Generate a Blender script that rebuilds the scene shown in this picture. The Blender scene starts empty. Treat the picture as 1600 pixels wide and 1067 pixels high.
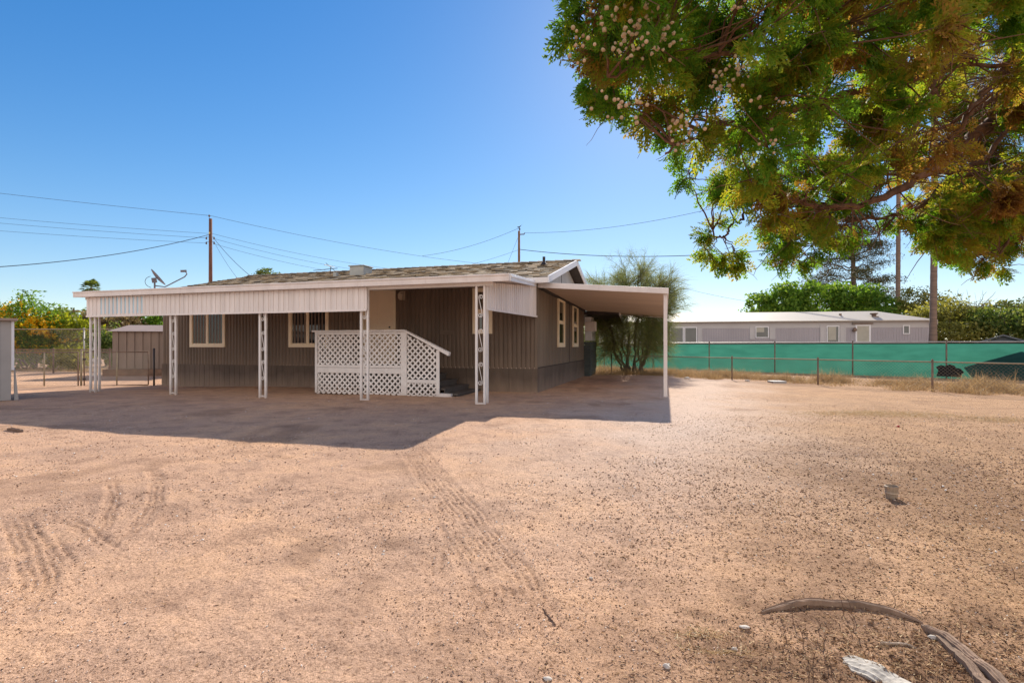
import bpy, bmesh, math, random
import numpy as np
from mathutils import Vector, Matrix

random.seed(7)
SC = bpy.context.scene
COL = SC.collection
R = math.radians
CAMH, F, HY = 1.25, 800.0, 540.0          # camera height, focal length and horizon row of the 1600 px photograph


def at(px, py, Y):
    return Vector(((px - 800) / F * Y, Y, CAMH - (py - HY) / F * Y))


# ------------------------------------------------------------------ materials
def new_mat(name):
    m = bpy.data.materials.new(name)
    m.use_nodes = True
    nt = m.node_tree
    b = nt.nodes['Principled BSDF']
    return m, nt, b


def N(nt, typ, **kw):
    n = nt.nodes.new(typ)
    for k, v in kw.items():
        if k in n.inputs:
            n.inputs[k].default_value = v
        else:
            setattr(n, k, v)
    return n


def ramp(nt, fac, stops):
    r = nt.nodes.new('ShaderNodeValToRGB')
    e = r.color_ramp.elements
    while len(e) < len(stops):
        e.new(0.5)
    for i, (p, c) in enumerate(stops):
        e[i].position = p
        e[i].color = (*c, 1)
    nt.links.new(fac, r.inputs[0])
    return r.outputs[0]


def noise(nt, scale, detail=4, coord='Object', stretch=None, rough=0.55):
    tc = nt.nodes.new('ShaderNodeTexCoord')
    out = tc.outputs[coord]
    if stretch:
        mp = nt.nodes.new('ShaderNodeMapping')
        mp.inputs['Scale'].default_value = stretch
        nt.links.new(out, mp.inputs[0])
        out = mp.outputs[0]
    n = nt.nodes.new('ShaderNodeTexNoise')
    n.inputs['Scale'].default_value = scale
    n.inputs['Detail'].default_value = detail
    n.inputs['Roughness'].default_value = rough
    nt.links.new(out, n.inputs[0])
    return n.outputs[0]


def mixc(nt, fac, a, b, mode='MIX'):
    m = nt.nodes.new('ShaderNodeMix')
    m.data_type = 'RGBA'
    m.blend_type = mode
    for s, v in ((m.inputs[0], fac), (m.inputs[6], a), (m.inputs[7], b)):
        if hasattr(v, 'is_linked') or isinstance(v, bpy.types.NodeSocket):
            nt.links.new(v, s)
        elif isinstance(v, (int, float)):
            s.default_value = v
        else:
            s.default_value = (*v, 1)
    return m.outputs[2]


def math_node(nt, op, a, b=None):
    m = nt.nodes.new('ShaderNodeMath')
    m.operation = op
    for s, v in ((m.inputs[0], a), (m.inputs[1], b)):
        if v is None:
            continue
        if isinstance(v, bpy.types.NodeSocket):
            nt.links.new(v, s)
        else:
            s.default_value = v
    return m.outputs[0]


def bump(nt, b, h, strength=0.3, dist=0.01):
    n = nt.nodes.new('ShaderNodeBump')
    n.inputs['Strength'].default_value = strength
    n.inputs['Distance'].default_value = dist
    nt.links.new(h, n.inputs['Height'])
    nt.links.new(n.outputs[0], b.inputs['Normal'])


def paint(name, c, rough=0.6, var=0.12, scale=3.0, stretch=None, dirt=None, metallic=0.0, bscale=None, spec=0.4, island=0.0, dust=None):
    """a painted or weathered surface: base colour broken up by noise, optional dirt tint"""
    m, nt, b = new_mat(name)
    lo = [x * (1 - var) for x in c]
    hi = [min(1, x * (1 + var)) for x in c]
    n1 = noise(nt, scale, 6, stretch=stretch)
    col = ramp(nt, n1, [(0.3, lo), (0.7, hi)])
    if dirt:
        n2 = noise(nt, scale * 2.7, 8, stretch=stretch, rough=0.7)
        fac = ramp(nt, n2, [(0.55, (0, 0, 0)), (0.8, (0.6, 0.6, 0.6))])
        col = mixc(nt, fac, col, dirt)
    if island:
        gi = nt.nodes.new('ShaderNodeNewGeometry')
        col = mixc(nt, 1.0, col, ramp(nt, gi.outputs['Random Per Island'], [(0, (1 - island,) * 3), (1, (1 + island,) * 3)]), 'MULTIPLY')
    if dust:            # soil splashed up from the yard, ragged upper edge
        tcd = nt.nodes.new('ShaderNodeTexCoord')
        sp_ = nt.nodes.new('ShaderNodeSeparateXYZ')
        nt.links.new(tcd.outputs['Object'], sp_.inputs[0])
        hz = math_node(nt, 'ADD', sp_.outputs['Z'], math_node(nt, 'MULTIPLY', math_node(nt, 'SUBTRACT', noise(nt, 2.5, 6, stretch=(1, 1, 0.4)), 0.5), -0.6))
        mrd = nt.nodes.new('ShaderNodeMapRange')
        mrd.inputs['From Min'].default_value = dust[0]
        mrd.inputs['From Max'].default_value = dust[1]
        mrd.inputs['To Min'].default_value = dust[2]
        mrd.inputs['To Max'].default_value = 0.0
        nt.links.new(hz, mrd.inputs['Value'])
        col = mixc(nt, mrd.outputs[0], col, (0.36, 0.26, 0.19))
    nt.links.new(col, b.inputs['Base Color'])
    b.inputs['Roughness'].default_value = rough
    b.inputs['Metallic'].default_value = metallic
    b.inputs['Specular IOR Level'].default_value = spec
    if bscale:
        bump(nt, b, noise(nt, bscale, 5), 0.4, 0.004)
    return m


def leafmat(name, stops, trans=0.35, rough=0.6, tcol=None, attr=None):
    """foliage: colour varies leaf by leaf, part of the light passes through"""
    m, nt, b = new_mat(name)
    g = nt.nodes.new('ShaderNodeNewGeometry')
    fac = g.outputs['Random Per Island']
    if attr:
        a = nt.nodes.new('ShaderNodeAttribute')
        a.attribute_name = attr
        s = math_node(nt, 'MULTIPLY', fac, 0.25)
        fac = math_node(nt, 'ADD', math_node(nt, 'MULTIPLY', a.outputs['Fac'], 0.8), s)
    col = ramp(nt, fac, stops)
    nt.links.new(col, b.inputs['Base Color'])
    b.inputs['Roughness'].default_value = rough
    b.inputs['Specular IOR Level'].default_value = 0.25
    t = nt.nodes.new('ShaderNodeBsdfTranslucent')
    tc = mixc(nt, 1.0, col, tcol or (1.35, 1.3, 0.7), 'MULTIPLY')
    nt.links.new(tc, t.inputs[0])
    mx = nt.nodes.new('ShaderNodeMixShader')
    mx.inputs[0].default_value = trans
    nt.links.new(b.outputs[0], mx.inputs[1])
    nt.links.new(t.outputs[0], mx.inputs[2])
    nt.links.new(mx.outputs[0], nt.nodes['Material Output'].inputs[0])
    return m


def islandmat(name, stops, rough=0.85):
    m, nt, b = new_mat(name)
    g = nt.nodes.new('ShaderNodeNewGeometry')
    col = ramp(nt, g.outputs['Random Per Island'], stops)
    nt.links.new(col, b.inputs['Base Color'])
    b.inputs['Roughness'].default_value = rough
    b.inputs['Specular IOR Level'].default_value = 0.2
    return m


M = {}
M['white'] = paint('white_paint', (0.82, 0.78, 0.75), 0.5, 0.06, 2.0, dirt=(0.60, 0.52, 0.45), dust=(0.0, 0.28, 0.55))
M['pan'] = paint('pan_paint', (0.79, 0.725, 0.69), 0.5, 0.08, 1.5, dirt=(0.60, 0.50, 0.43), stretch=(3, 3, 0.4), island=0.05)
M['bluepan'] = paint('blue_pan', (0.50, 0.68, 0.78), 0.45, 0.05, 2.0)
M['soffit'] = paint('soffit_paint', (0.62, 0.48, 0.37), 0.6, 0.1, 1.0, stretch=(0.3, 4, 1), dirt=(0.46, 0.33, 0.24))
M['cream'] = paint('cream_trim', (0.93, 0.79, 0.58), 0.55, 0.05, 3.0)
M['door'] = paint('door_paint', (0.92, 0.76, 0.56), 0.5, 0.04, 2.0)
M['siding'] = paint('siding_paint', (0.165, 0.118, 0.084), 0.55, 0.22, 0.9, stretch=(2, 2, 0.35), dirt=(0.09, 0.068, 0.056), island=0.10, dust=(0.6, 1.05, 0.18))
M['sidewall'] = paint('sidewall_paint', (0.180, 0.134, 0.098), 0.6, 0.18, 1.0, stretch=(1.5, 1.5, 0.3), dirt=(0.23, 0.19, 0.155), dust=(0.6, 1.1, 0.2))
M['skirt'] = paint('skirt_paint', (0.125, 0.091, 0.068), 0.7, 0.2, 1.6, stretch=(1.5, 1.5, 0.5), dirt=(0.15, 0.12, 0.1), island=0.10, dust=(-0.1, 0.42, 0.7))
M['seam'] = paint('seam_dark', (0.05, 0.04, 0.035), 0.8, 0.1)
M['gable'] = paint('gable_grey', (0.42, 0.41, 0.40), 0.6, 0.1, 2.0)
M['trimwhite'] = paint('trim_white', (0.80, 0.80, 0.82), 0.4, 0.03, 3.0)
M['pole'] = paint('pole_wood', (0.16, 0.07, 0.045), 0.85, 0.3, 2.5, stretch=(4, 4, 0.5))
M['pole2'] = paint('pole_wood_tan', (0.22, 0.12, 0.06), 0.85, 0.3, 2.5, stretch=(4, 4, 0.5))
M['wire'] = paint('wire_grey', (0.05, 0.07, 0.11), 0.6, 0.1)
M['darkmetal'] = paint('dark_metal', (0.06, 0.05, 0.05), 0.5, 0.2, metallic=0.4)
M['dish'] = paint('dish_grey', (0.14, 0.12, 0.13), 0.5, 0.1)
M['galv'] = paint('galvanised', (0.42, 0.40, 0.37), 0.5, 0.15, 6.0, metallic=0.3)
M['rust'] = paint('rusty_pipe', (0.20, 0.135, 0.10), 0.8, 0.3, 5.0)
M['olivepipe'] = paint('weathered_pipe', (0.30, 0.25, 0.17), 0.75, 0.2, 5.0)
M['mesh'] = paint('chain_wire', (0.26, 0.22, 0.18), 0.6, 0.15, 4.0, metallic=0.2)
M['shed'] = paint('shed_brown', (0.235, 0.175, 0.14), 0.6, 0.14, 1.5, stretch=(2, 2, 0.4), dirt=(0.15, 0.11, 0.085))
M['shedroof'] = paint('shed_roof', (0.34, 0.25, 0.20), 0.6, 0.1)
M['brick'] = paint('base_timber', (0.20, 0.12, 0.08), 0.85, 0.3, 5.0, bscale=30)
M['palegrey'] = paint('pale_grey_panel', (0.40, 0.38, 0.36), 0.55, 0.08, 1.5)
M['trailer'] = paint('trailer_grey', (0.40, 0.37, 0.40), 0.6, 0.06, 0.8)
M['trailerlight'] = paint('trailer_pale', (0.52, 0.50, 0.50), 0.6, 0.05, 0.8)
M['trailerroof'] = paint('trailer_roof', (0.50, 0.44, 0.37), 0.6, 0.06, 0.5, dirt=(0.42, 0.36, 0.3))
M['greyroof'] = paint('grey_roof', (0.16, 0.16, 0.17), 0.8, 0.15, 4.0)
M['vent'] = paint('vent_box', (0.40, 0.41, 0.38), 0.6, 0.1, 4.0)
M['lattice'] = paint('lattice_paint', (0.82, 0.79, 0.77), 0.6, 0.06, 4.0, dirt=(0.58, 0.51, 0.45), island=0.07, dust=(-0.05, 0.3, 0.4))
M['step'] = paint('step_wood', (0.10, 0.085, 0.075), 0.8, 0.2, 4.0)
M['deck'] = paint('deck_wood', (0.16, 0.13, 0.11), 0.8, 0.2, 4.0)
M['bark'] = paint('cypress_bark', (0.17, 0.09, 0.055), 0.9, 0.4, 9.0, stretch=(3, 3, 1), bscale=60)
M['barkgrey'] = paint('grey_bark', (0.16, 0.13, 0.10), 0.9, 0.3, 5.0, bscale=25)
M['palmtrunk'] = paint('palm_trunk', (0.21, 0.15, 0.115), 0.9, 0.3, 1.0, stretch=(1, 1, 9), bscale=12)
M['twig'] = paint('twig_brown', (0.16, 0.10, 0.07), 0.9, 0.3, 8.0)
M['rock'] = paint('boulder', (0.38, 0.31, 0.27), 0.9, 0.25, 2.5, bscale=14)
M['stone'] = paint('pale_stone', (0.55, 0.49, 0.43), 0.8, 0.2, 30.0, bscale=90)
M['edging'] = paint('edging_concrete', (0.30, 0.20, 0.14), 0.9, 0.35, 14.0, dirt=(0.13, 0.08, 0.055), bscale=50)
M['oldwood'] = paint('weathered_wood', (0.46, 0.42, 0.37), 0.85, 0.4, 14.0, stretch=(1.2, 6, 2), dirt=(0.10, 0.07, 0.05), bscale=60)
M['twig2'] = paint('dry_stick', (0.45, 0.35, 0.26), 0.85, 0.25, 20.0)
M['cap'] = paint('cap_taupe', (0.34, 0.26, 0.19), 0.7, 0.15, 20.0)
M['red'] = paint('red_plastic', (0.45, 0.03, 0.02), 0.5, 0.1)
M['bird'] = paint('bird_dark', (0.04, 0.04, 0.05), 0.7, 0.2)
M['insul'] = paint('insulator', (0.10, 0.09, 0.10), 0.4, 0.2)
M['lampglass'] = paint('lamp_cover', (0.55, 0.44, 0.33), 0.4, 0.1)
M['cone'] = islandmat('seed_cone', [(0.0, (0.30, 0.19, 0.11)), (0.5, (0.62, 0.45, 0.30)), (1.0, (0.42, 0.33, 0.20))], 0.7)
M['slate'] = paint('slate_siding', (0.085, 0.105, 0.105), 0.7, 0.15, 2.0)
M['blind'] = paint('window_blind', (0.45, 0.43, 0.36), 0.6, 0.08, 3.0)


def glass_mat(name, base, rough=0.04, spec=0.9):
    m, nt, b = new_mat(name)
    col = ramp(nt, noise(nt, 0.9, 2), [(0.35, base), (0.7, [x * 1.7 for x in base])])
    nt.links.new(col, b.inputs['Base Color'])
    b.inputs['Roughness'].default_value = rough
    b.inputs['Specular IOR Level'].default_value = spec
    bump(nt, b, noise(nt, 1.6, 1), 0.06, 0.03)
    return m


M['glass'] = glass_mat('dark_glass', (0.008, 0.006, 0.006), 0.02, 0.5)
M['glassgreen'] = glass_mat('side_glass', (0.03, 0.035, 0.02))
M['farglass'] = glass_mat('far_glass', (0.06, 0.06, 0.055))

# wind screen fabric: dyed green weave, part of the sun comes through
m, nt, b = new_mat('screen_fabric')
c1 = ramp(nt, noise(nt, 1.3, 4, stretch=(1, 1, 4)), [(0.3, (0.024, 0.125, 0.095)), (0.7, (0.034, 0.165, 0.125))])
nt.links.new(mixc(nt, 1.0, c1, (0.45, 0.45, 0.45), 'MULTIPLY'), b.inputs['Base Color'])
b.inputs['Roughness'].default_value = 0.8
tr = nt.nodes.new('ShaderNodeBsdfTranslucent')
nt.links.new(mixc(nt, 1.0, c1, (1.35, 1.35, 1.3), 'MULTIPLY'), tr.inputs[0])
mx = nt.nodes.new('ShaderNodeMixShader')
mx.inputs[0].default_value = 0.62
nt.links.new(b.outputs[0], mx.inputs[1])
nt.links.new(tr.outputs[0], mx.inputs[2])
nt.links.new(mx.outputs[0], nt.nodes['Material Output'].inputs[0])
M['screen'] = m
M['binding_and_shadow'] = paint('black_binding_and_shadow', (0.012, 0.014, 0.013), 0.9, 0.1)  # binding tape, and the shadow sheet laid on the screen

# roof shingles (each tab its own shade)
m, nt, b = new_mat('shingle')
g = nt.nodes.new('ShaderNodeNewGeometry')
c1 = ramp(nt, g.outputs['Random Per Island'], [(0.0, (0.05, 0.035, 0.02)), (0.28, (0.16, 0.115, 0.065)), (0.55, (0.34, 0.255, 0.155)), (1.0, (0.50, 0.39, 0.26))])
c2 = mixc(nt, 0.5, c1, ramp(nt, noise(nt, 60, 3), [(0.3, (0.4, 0.4, 0.4)), (0.7, (1.2, 1.2, 1.2))]), 'MULTIPLY')
nt.links.new(c2, b.inputs['Base Color'])
b.inputs['Roughness'].default_value = 0.9
bump(nt, b, noise(nt, 120, 3), 0.5, 0.004)
M['shingle'] = m

# bare desert dirt
m, nt, b = new_mat('dirt')
tc = nt.nodes.new('ShaderNodeTexCoord')
big = noise(nt, 0.35, 5, rough=0.6)
mid = noise(nt, 2.2, 7, rough=0.65)
fine = noise(nt, 70, 6, rough=0.7)
grit = noise(nt, 260, 4, rough=0.75)
base = ramp(nt, big, [(0.30, (0.53, 0.350, 0.245)), (0.48, (0.645, 0.420, 0.285)), (0.66, (0.75, 0.475, 0.295))])
patch = ramp(nt, mid, [(0.32, (0.70, 0.68, 0.68)), (0.48, (0.96, 0.96, 0.97)), (0.68, (1.10, 1.08, 1.02))])
col = mixc(nt, 1.0, base, patch, 'MULTIPLY')
# grey gravel drive towards the carport and brown litter to the right: real differences of the ground itself
sep = nt.nodes.new('ShaderNodeSeparateXYZ')
nt.links.new(tc.outputs['Object'], sep.inputs[0])
wob = math_node(nt, 'MULTIPLY', math_node(nt, 'SUBTRACT', noise(nt, 0.6, 6, rough=0.65), 0.5), 5.0)
# drive: distance from the line x = 0.36*y + 0.1
dx = math_node(nt, 'SUBTRACT', sep.outputs['X'], math_node(nt, 'ADD', math_node(nt, 'MULTIPLY', sep.outputs['Y'], 0.36), 0.15))
dd = math_node(nt, 'ABSOLUTE', math_node(nt, 'ADD', dx, wob))
drive = nt.nodes.new('ShaderNodeMapRange')
drive.inputs['From Min'].default_value = 0.6
drive.inputs['From Max'].default_value = 3.2
drive.inputs['To Min'].default_value = 0.80
drive.inputs['To Max'].default_value = 0.0
nt.links.new(dd, drive.inputs['Value'])
dfar = nt.nodes.new('ShaderNodeMapRange')
dfar.inputs['From Min'].default_value = 2.5
dfar.inputs['From Max'].default_value = 7.5
nt.links.new(sep.outputs['Y'], dfar.inputs['Value'])
col = mixc(nt, math_node(nt, 'MULTIPLY', drive.outputs[0], dfar.outputs[0]), col, (0.73, 0.58, 0.475))
lit = nt.nodes.new('ShaderNodeMapRange')
lit.inputs['From Min'].default_value = 0.2
lit.inputs['From Max'].default_value = 2.4
lit.inputs['To Max'].default_value = 0.72
lx = math_node(nt, 'SUBTRACT', sep.outputs['X'], math_node(nt, 'ADD', math_node(nt, 'MULTIPLY', sep.outputs['Y'], 0.42), -0.7))
nt.links.new(math_node(nt, 'ADD', lx, math_node(nt, 'MULTIPLY', wob, 0.5)), lit.inputs['Value'])
col = mixc(nt, lit.outputs[0], col, ramp(nt, noise(nt, 1.7, 6, rough=0.7), [(0.3, (0.36, 0.215, 0.115)), (0.65, (0.57, 0.355, 0.190))]))
f2 = ramp(nt, fine, [(0.35, (0.30, 0.25, 0.22)), (0.47, (0.92, 0.91, 0.90)), (0.66, (1.2, 1.2, 1.22))])
col = mixc(nt, 0.85, col, f2, 'MULTIPLY')
g2 = ramp(nt, grit, [(0.37, (0.26, 0.20, 0.17)), (0.47, (0.92, 0.90, 0.88)), (0.64, (1.24, 1.22, 1.20))])
col = mixc(nt, 0.9, col, g2, 'MULTIPLY')
# turned-over soil in the tyre ruts and the dark loamy patch inside the old edging
at_ = nt.nodes.new('ShaderNodeAttribute')
at_.attribute_name = 'tint'
col = mixc(nt, math_node(nt, 'MULTIPLY', at_.outputs['Fac'], 0.8), col, (0.20, 0.112, 0.066))
nt.links.new(col, b.inputs['Base Color'])
b.inputs['Roughness'].default_value = 0.95
b.inputs['Specular IOR Level'].default_value = 0.1
hsum = math_node(nt, 'ADD', math_node(nt, 'MULTIPLY', fine, 1.0), math_node(nt, 'MULTIPLY', grit, 0.45))
hsum = math_node(nt, 'ADD', hsum, math_node(nt, 'MULTIPLY', noise(nt, 18, 5, rough=0.65), 1.6))
bump(nt, b, hsum, 0.55, 0.02)
M['dirt'] = m

M['leaf_cypress'] = leafmat('cypress_leaf', [(0.0, (0.06, 0.17, 0.02)), (0.32, (0.13, 0.26, 0.03)), (0.55, (0.24, 0.27, 0.035)), (0.8, (0.25, 0.165, 0.05)), (1.0, (0.18, 0.095, 0.04))], 0.66, attr='tint', tcol=(1.9, 1.6, 0.7))
M['leaf_paloverde'] = leafmat('palo_verde', [(0.0, (0.11, 0.145, 0.045)), (0.5, (0.20, 0.225, 0.075)), (1.0, (0.30, 0.28, 0.13))], 0.5, tcol=(1.2, 1.2, 0.9))
M['leaf_green'] = leafmat('bright_green', [(0.0, (0.06, 0.14, 0.015)), (0.5, (0.13, 0.25, 0.03)), (1.0, (0.25, 0.36, 0.05))], 0.5)
M['leaf_mid'] = leafmat('mid_green', [(0.0, (0.06, 0.11, 0.025)), (0.5, (0.13, 0.19, 0.045)), (1.0, (0.22, 0.25, 0.07))], 0.45)
M['leaf_olive'] = leafmat('olive_leaf', [(0.0, (0.13, 0.135, 0.03)), (0.5, (0.25, 0.25, 0.06)), (1.0, (0.38, 0.35, 0.10))], 0.5)
M['leaf_yellow'] = leafmat('lime_leaf', [(0.0, (0.12, 0.17, 0.012)), (0.5, (0.26, 0.30, 0.02)), (1.0, (0.40, 0.40, 0.03))], 0.45)
M['leaf_dark'] = leafmat('dark_leaf', [(0.0, (0.05, 0.075, 0.028)), (0.6, (0.11, 0.14, 0.05)), (1.0, (0.19, 0.18, 0.07))], 0.4)
M['leaf_pine'] = leafmat('pine_leaf', [(0.0, (0.035, 0.055, 0.025)), (0.6, (0.075, 0.085, 0.035)), (1.0, (0.17, 0.13, 0.065))], 0.25)
M['leaf_dry'] = leafmat('dry_leaf', [(0.0, (0.17, 0.12, 0.055)), (0.5, (0.28, 0.21, 0.10)), (1.0, (0.38, 0.29, 0.15))], 0.3, tcol=(1.1, 1.1, 0.9))
M['flower'] = leafmat('yellow_flower', [(0.0, (0.80, 0.42, 0.008)), (0.5, (0.88, 0.55, 0.015)), (1.0, (0.90, 0.65, 0.03))], 0.4, tcol=(1, 1, 1))
M['straw'] = leafmat('straw', [(0.0, (0.32, 0.20, 0.09)), (0.5, (0.48, 0.32, 0.15)), (1.0, (0.60, 0.44, 0.24))], 0.3, tcol=(1, 1, 1))
M['yellowgrass'] = leafmat('low_yellow_grass', [(0.0, (0.52, 0.37, 0.19)), (1.0, (0.68, 0.51, 0.29))], 0.2, tcol=(1, 1, 1))
M['gravel'] = islandmat('gravel_stone', [(0.0, (0.17, 0.095, 0.06)), (0.3, (0.38, 0.24, 0.16)), (0.6, (0.55, 0.37, 0.26)), (0.88, (0.64, 0.48, 0.38)), (0.97, (0.80, 0.77, 0.72)), (1.0, (0.85, 0.83, 0.8))])
M['litter'] = islandmat('leaf_litter', [(0.0, (0.06, 0.03, 0.018)), (0.4, (0.18, 0.095, 0.05)), (0.7, (0.46, 0.28, 0.14)), (0.93, (0.62, 0.44, 0.24)), (1.0, (0.72, 0.58, 0.38))])


# ------------------------------------------------------------------ object helpers
def tag(o, label=None, cat=None, group=None, kind=None):
    if label: o['label'] = label
    if cat: o['category'] = cat
    if group: o['group'] = group
    if kind: o['kind'] = kind
    return o


def thing(name, label, cat, loc=(0, 0, 0), rz=0.0, group=None):
    o = bpy.data.objects.new(name, None)
    COL.objects.link(o)
    o.empty_display_size = 0.2
    o.location = loc
    o.rotation_euler = (0, 0, rz)
    return tag(o, label, cat, group)


def copy_tree(o, parent=None):
    c = o.copy()
    COL.objects.link(c)
    c.parent = parent
    for ch in list(o.children):
        copy_tree(ch, c)
    return c


class MB:
    def __init__(s, T=None):
        s.v, s.f, s.T = [], [], T

    def _add(s, vs, fs):
        o = len(s.v)
        for p in vs:
            p = tuple(p)
            s.v.append(tuple(s.T(p)) if s.T else p)
        s.f += [tuple(i + o for i in f) for f in fs]
        return s

    def box(s, x0, x1, y0, y1, z0, z1):
        return s._add([(x0, y0, z0), (x1, y0, z0), (x1, y1, z0), (x0, y1, z0), (x0, y0, z1), (x1, y0, z1), (x1, y1, z1), (x0, y1, z1)],
                      [(3, 2, 1, 0), (4, 5, 6, 7), (0, 1, 5, 4), (1, 2, 6, 5), (2, 3, 7, 6), (3, 0, 4, 7)])

    def hexa(s, p):   # 8 corners: bottom 4, top 4
        return s._add(p, [(3, 2, 1, 0), (4, 5, 6, 7), (0, 1, 5, 4), (1, 2, 6, 5), (2, 3, 7, 6), (3, 0, 4, 7)])

    def bar(s, a, b, w, h=None, up=(0, 0, 1)):
        a, b, up = Vector(a), Vector(b), Vector(up)
        h = w if h is None else h
        d = (b - a).normalized()
        if abs(d.dot(up)) > 0.98:
            up = Vector((0, 1, 0))
        sx = d.cross(up).normalized() * (w / 2)
        sy = sx.cross(d).normalized() * (h / 2)
        return s.hexa([a - sx - sy, a + sx - sy, a + sx + sy, a - sx + sy, b - sx - sy, b + sx - sy, b + sx + sy, b - sx + sy])

    def prism(s, poly, ext):
        n = len(poly)
        e = Vector(ext)
        vs = [Vector(p) for p in poly] + [Vector(p) + e for p in poly]
        return s._add(vs, [tuple(range(n - 1, -1, -1)), tuple(range(n, 2 * n))] + [(i, (i + 1) % n, n + (i + 1) % n, n + i) for i in range(n)])

    def tube(s, pts, r, n=8, cap=True):
        pts = [Vector(p) for p in pts]
        k = len(pts)
        rr = r if isinstance(r, (list, tuple)) else [r] * k
        rings, prev = [], None
        for i, p in enumerate(pts):
            d = (pts[min(i + 1, k - 1)] - pts[max(i - 1, 0)])
            d = d.normalized() if d.length > 1e-9 else Vector((0, 0, 1))
            if prev is None:
                a = Vector((0, 0, 1)) if abs(d.z) < 0.9 else Vector((1, 0, 0))
                u = d.cross(a).normalized()
            else:
                u = (prev - d * prev.dot(d))
                u = u.normalized() if u.length > 1e-6 else d.orthogonal().normalized()
            prev = u
            w = d.cross(u)
            rings.append([p + (u * math.cos(t) + w * math.sin(t)) * rr[i] for t in [2 * math.pi * j / n for j in range(n)]])
        vs = [q for rg in rings for q in rg]
        fs = [(i * n + j, i * n + (j + 1) % n, (i + 1) * n + (j + 1) % n, (i + 1) * n + j) for i in range(k - 1) for j in range(n)]
        if cap:
            fs += [tuple(range(n - 1, -1, -1)), tuple((k - 1) * n + j for j in range(n))]
        return s._add(vs, fs)

    def lathe(s, prof, c=(0, 0, 0), n=16):
        vs = [(c[0] + r * math.cos(2 * math.pi * j / n), c[1] + r * math.sin(2 * math.pi * j / n), c[2] + z) for r, z in prof for j in range(n)]
        k = len(prof)
        fs = [(i * n + j, i * n + (j + 1) % n, (i + 1) * n + (j + 1) % n, (i + 1) * n + j) for i in range(k - 1) for j in range(n)]
        fs += [tuple(range(n - 1, -1, -1)), tuple((k - 1) * n + j for j in range(n))]
        return s._add(vs, fs)

    def build(s, name, mat, parent=None, bevel=0.0, smooth=False):
        me = bpy.data.meshes.new(name)
        me.from_pydata(s.v, [], s.f)
        bm = bmesh.new()
        bm.from_mesh(me)
        bmesh.ops.recalc_face_normals(bm, faces=bm.faces[:])
        if smooth:
            for f in bm.faces: f.smooth = True
        bm.to_mesh(me)
        bm.free()
        me.materials.append(mat)
        o = bpy.data.objects.new(name, me)
        COL.objects.link(o)
        if parent: o.parent = parent
        if bevel:
            md = o.modifiers.new('edge', 'BEVEL')
            md.width = bevel
            md.segments = 2
            md.limit_method = 'ANGLE'
        return o


def npmesh(name, V, Fc, mat, parent=None, tint=None, smooth=False):
    """V (n,3), Fc (m,k) all faces with the same number of corners"""
    V = np.asarray(V, dtype=np.float32)
    Fc = np.asarray(Fc, dtype=np.int32)
    me = bpy.data.meshes.new(name)
    me.vertices.add(len(V))
    me.vertices.foreach_set('co', V.ravel())
    k = Fc.shape[1]
    me.loops.add(Fc.size)
    me.loops.foreach_set('vertex_index', Fc.ravel())
    me.polygons.add(len(Fc))
    me.polygons.foreach_set('loop_start', np.arange(0, Fc.size, k, dtype=np.int32))
    if smooth:
        me.polygons.foreach_set('use_smooth', np.ones(len(Fc), dtype=bool))
    me.update(calc_edges=True)
    if tint is not None:
        a = me.attributes.new('tint', 'FLOAT', 'POINT')
        a.data.foreach_set('value', np.asarray(tint, dtype=np.float32))
    me.materials.append(mat)
    o = bpy.data.objects.new(name, me)
    COL.objects.link(o)
    if parent: o.parent = parent
    return o


def rand_rot(n, rng):
    q = rng.normal(size=(n, 4))
    q /= np.linalg.norm(q, axis=1, keepdims=True)
    w, x, y, z = q.T
    return np.stack([np.stack([1 - 2 * (y * y + z * z), 2 * (x * y - z * w), 2 * (x * z + y * w)], -1),
                     np.stack([2 * (x * y + z * w), 1 - 2 * (x * x + z * z), 2 * (y * z - x * w)], -1),
                     np.stack([2 * (x * z - y * w), 2 * (y * z + x * w), 1 - 2 * (x * x + y * y)], -1)], 1)


def leaves(name, C, size, mat, parent, rng, aspect=0.5, droop=None):
    """one folded diamond leaf per centre"""
    n = len(C)
    Rm = rand_rot(n, rng)
    s = size * rng.uniform(0.6, 1.4, n)[:, None]
    a = np.array([[0, -0.5, 0], [aspect * 0.5, 0.05, 0.08], [0, 0.5, 0], [-aspect * 0.5, 0.05, 0.08]])
    P = np.einsum('nij,kj->nki', Rm, a) * s[:, None, :] + C[:, None, :]
    Fc = np.arange(n * 4).reshape(n, 4)
    return npmesh(name, P.reshape(-1, 3), Fc, mat, parent)


def cloud(blobs, n, rng, clumps=22, tight=0.27, shell=0.62):
    """points in leaf clumps spread through blobs (cx,cy,cz,rx,ry,rz)"""
    vol = np.array([b[3] * b[4] * b[5] for b in blobs]) ** 0.75
    out = []
    for b, w in zip(blobs, vol / vol.sum()):
        k = max(20, int(n * w))
        d = rng.normal(size=(clumps, 3))
        d /= np.linalg.norm(d, axis=1, keepdims=True)
        c = d * (rng.uniform(shell ** 2, 1.0, clumps) ** 0.5)[:, None]
        idx = rng.integers(0, clumps, k)
        p = c[idx] + np.clip(rng.normal(size=(k, 3)), -1.5, 1.5) * tight * rng.uniform(0.5, 1.2, clumps)[idx][:, None]
        out.append(p * np.array(b[3:6]) + np.array(b[0:3]))
    return np.concatenate(out)


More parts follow.
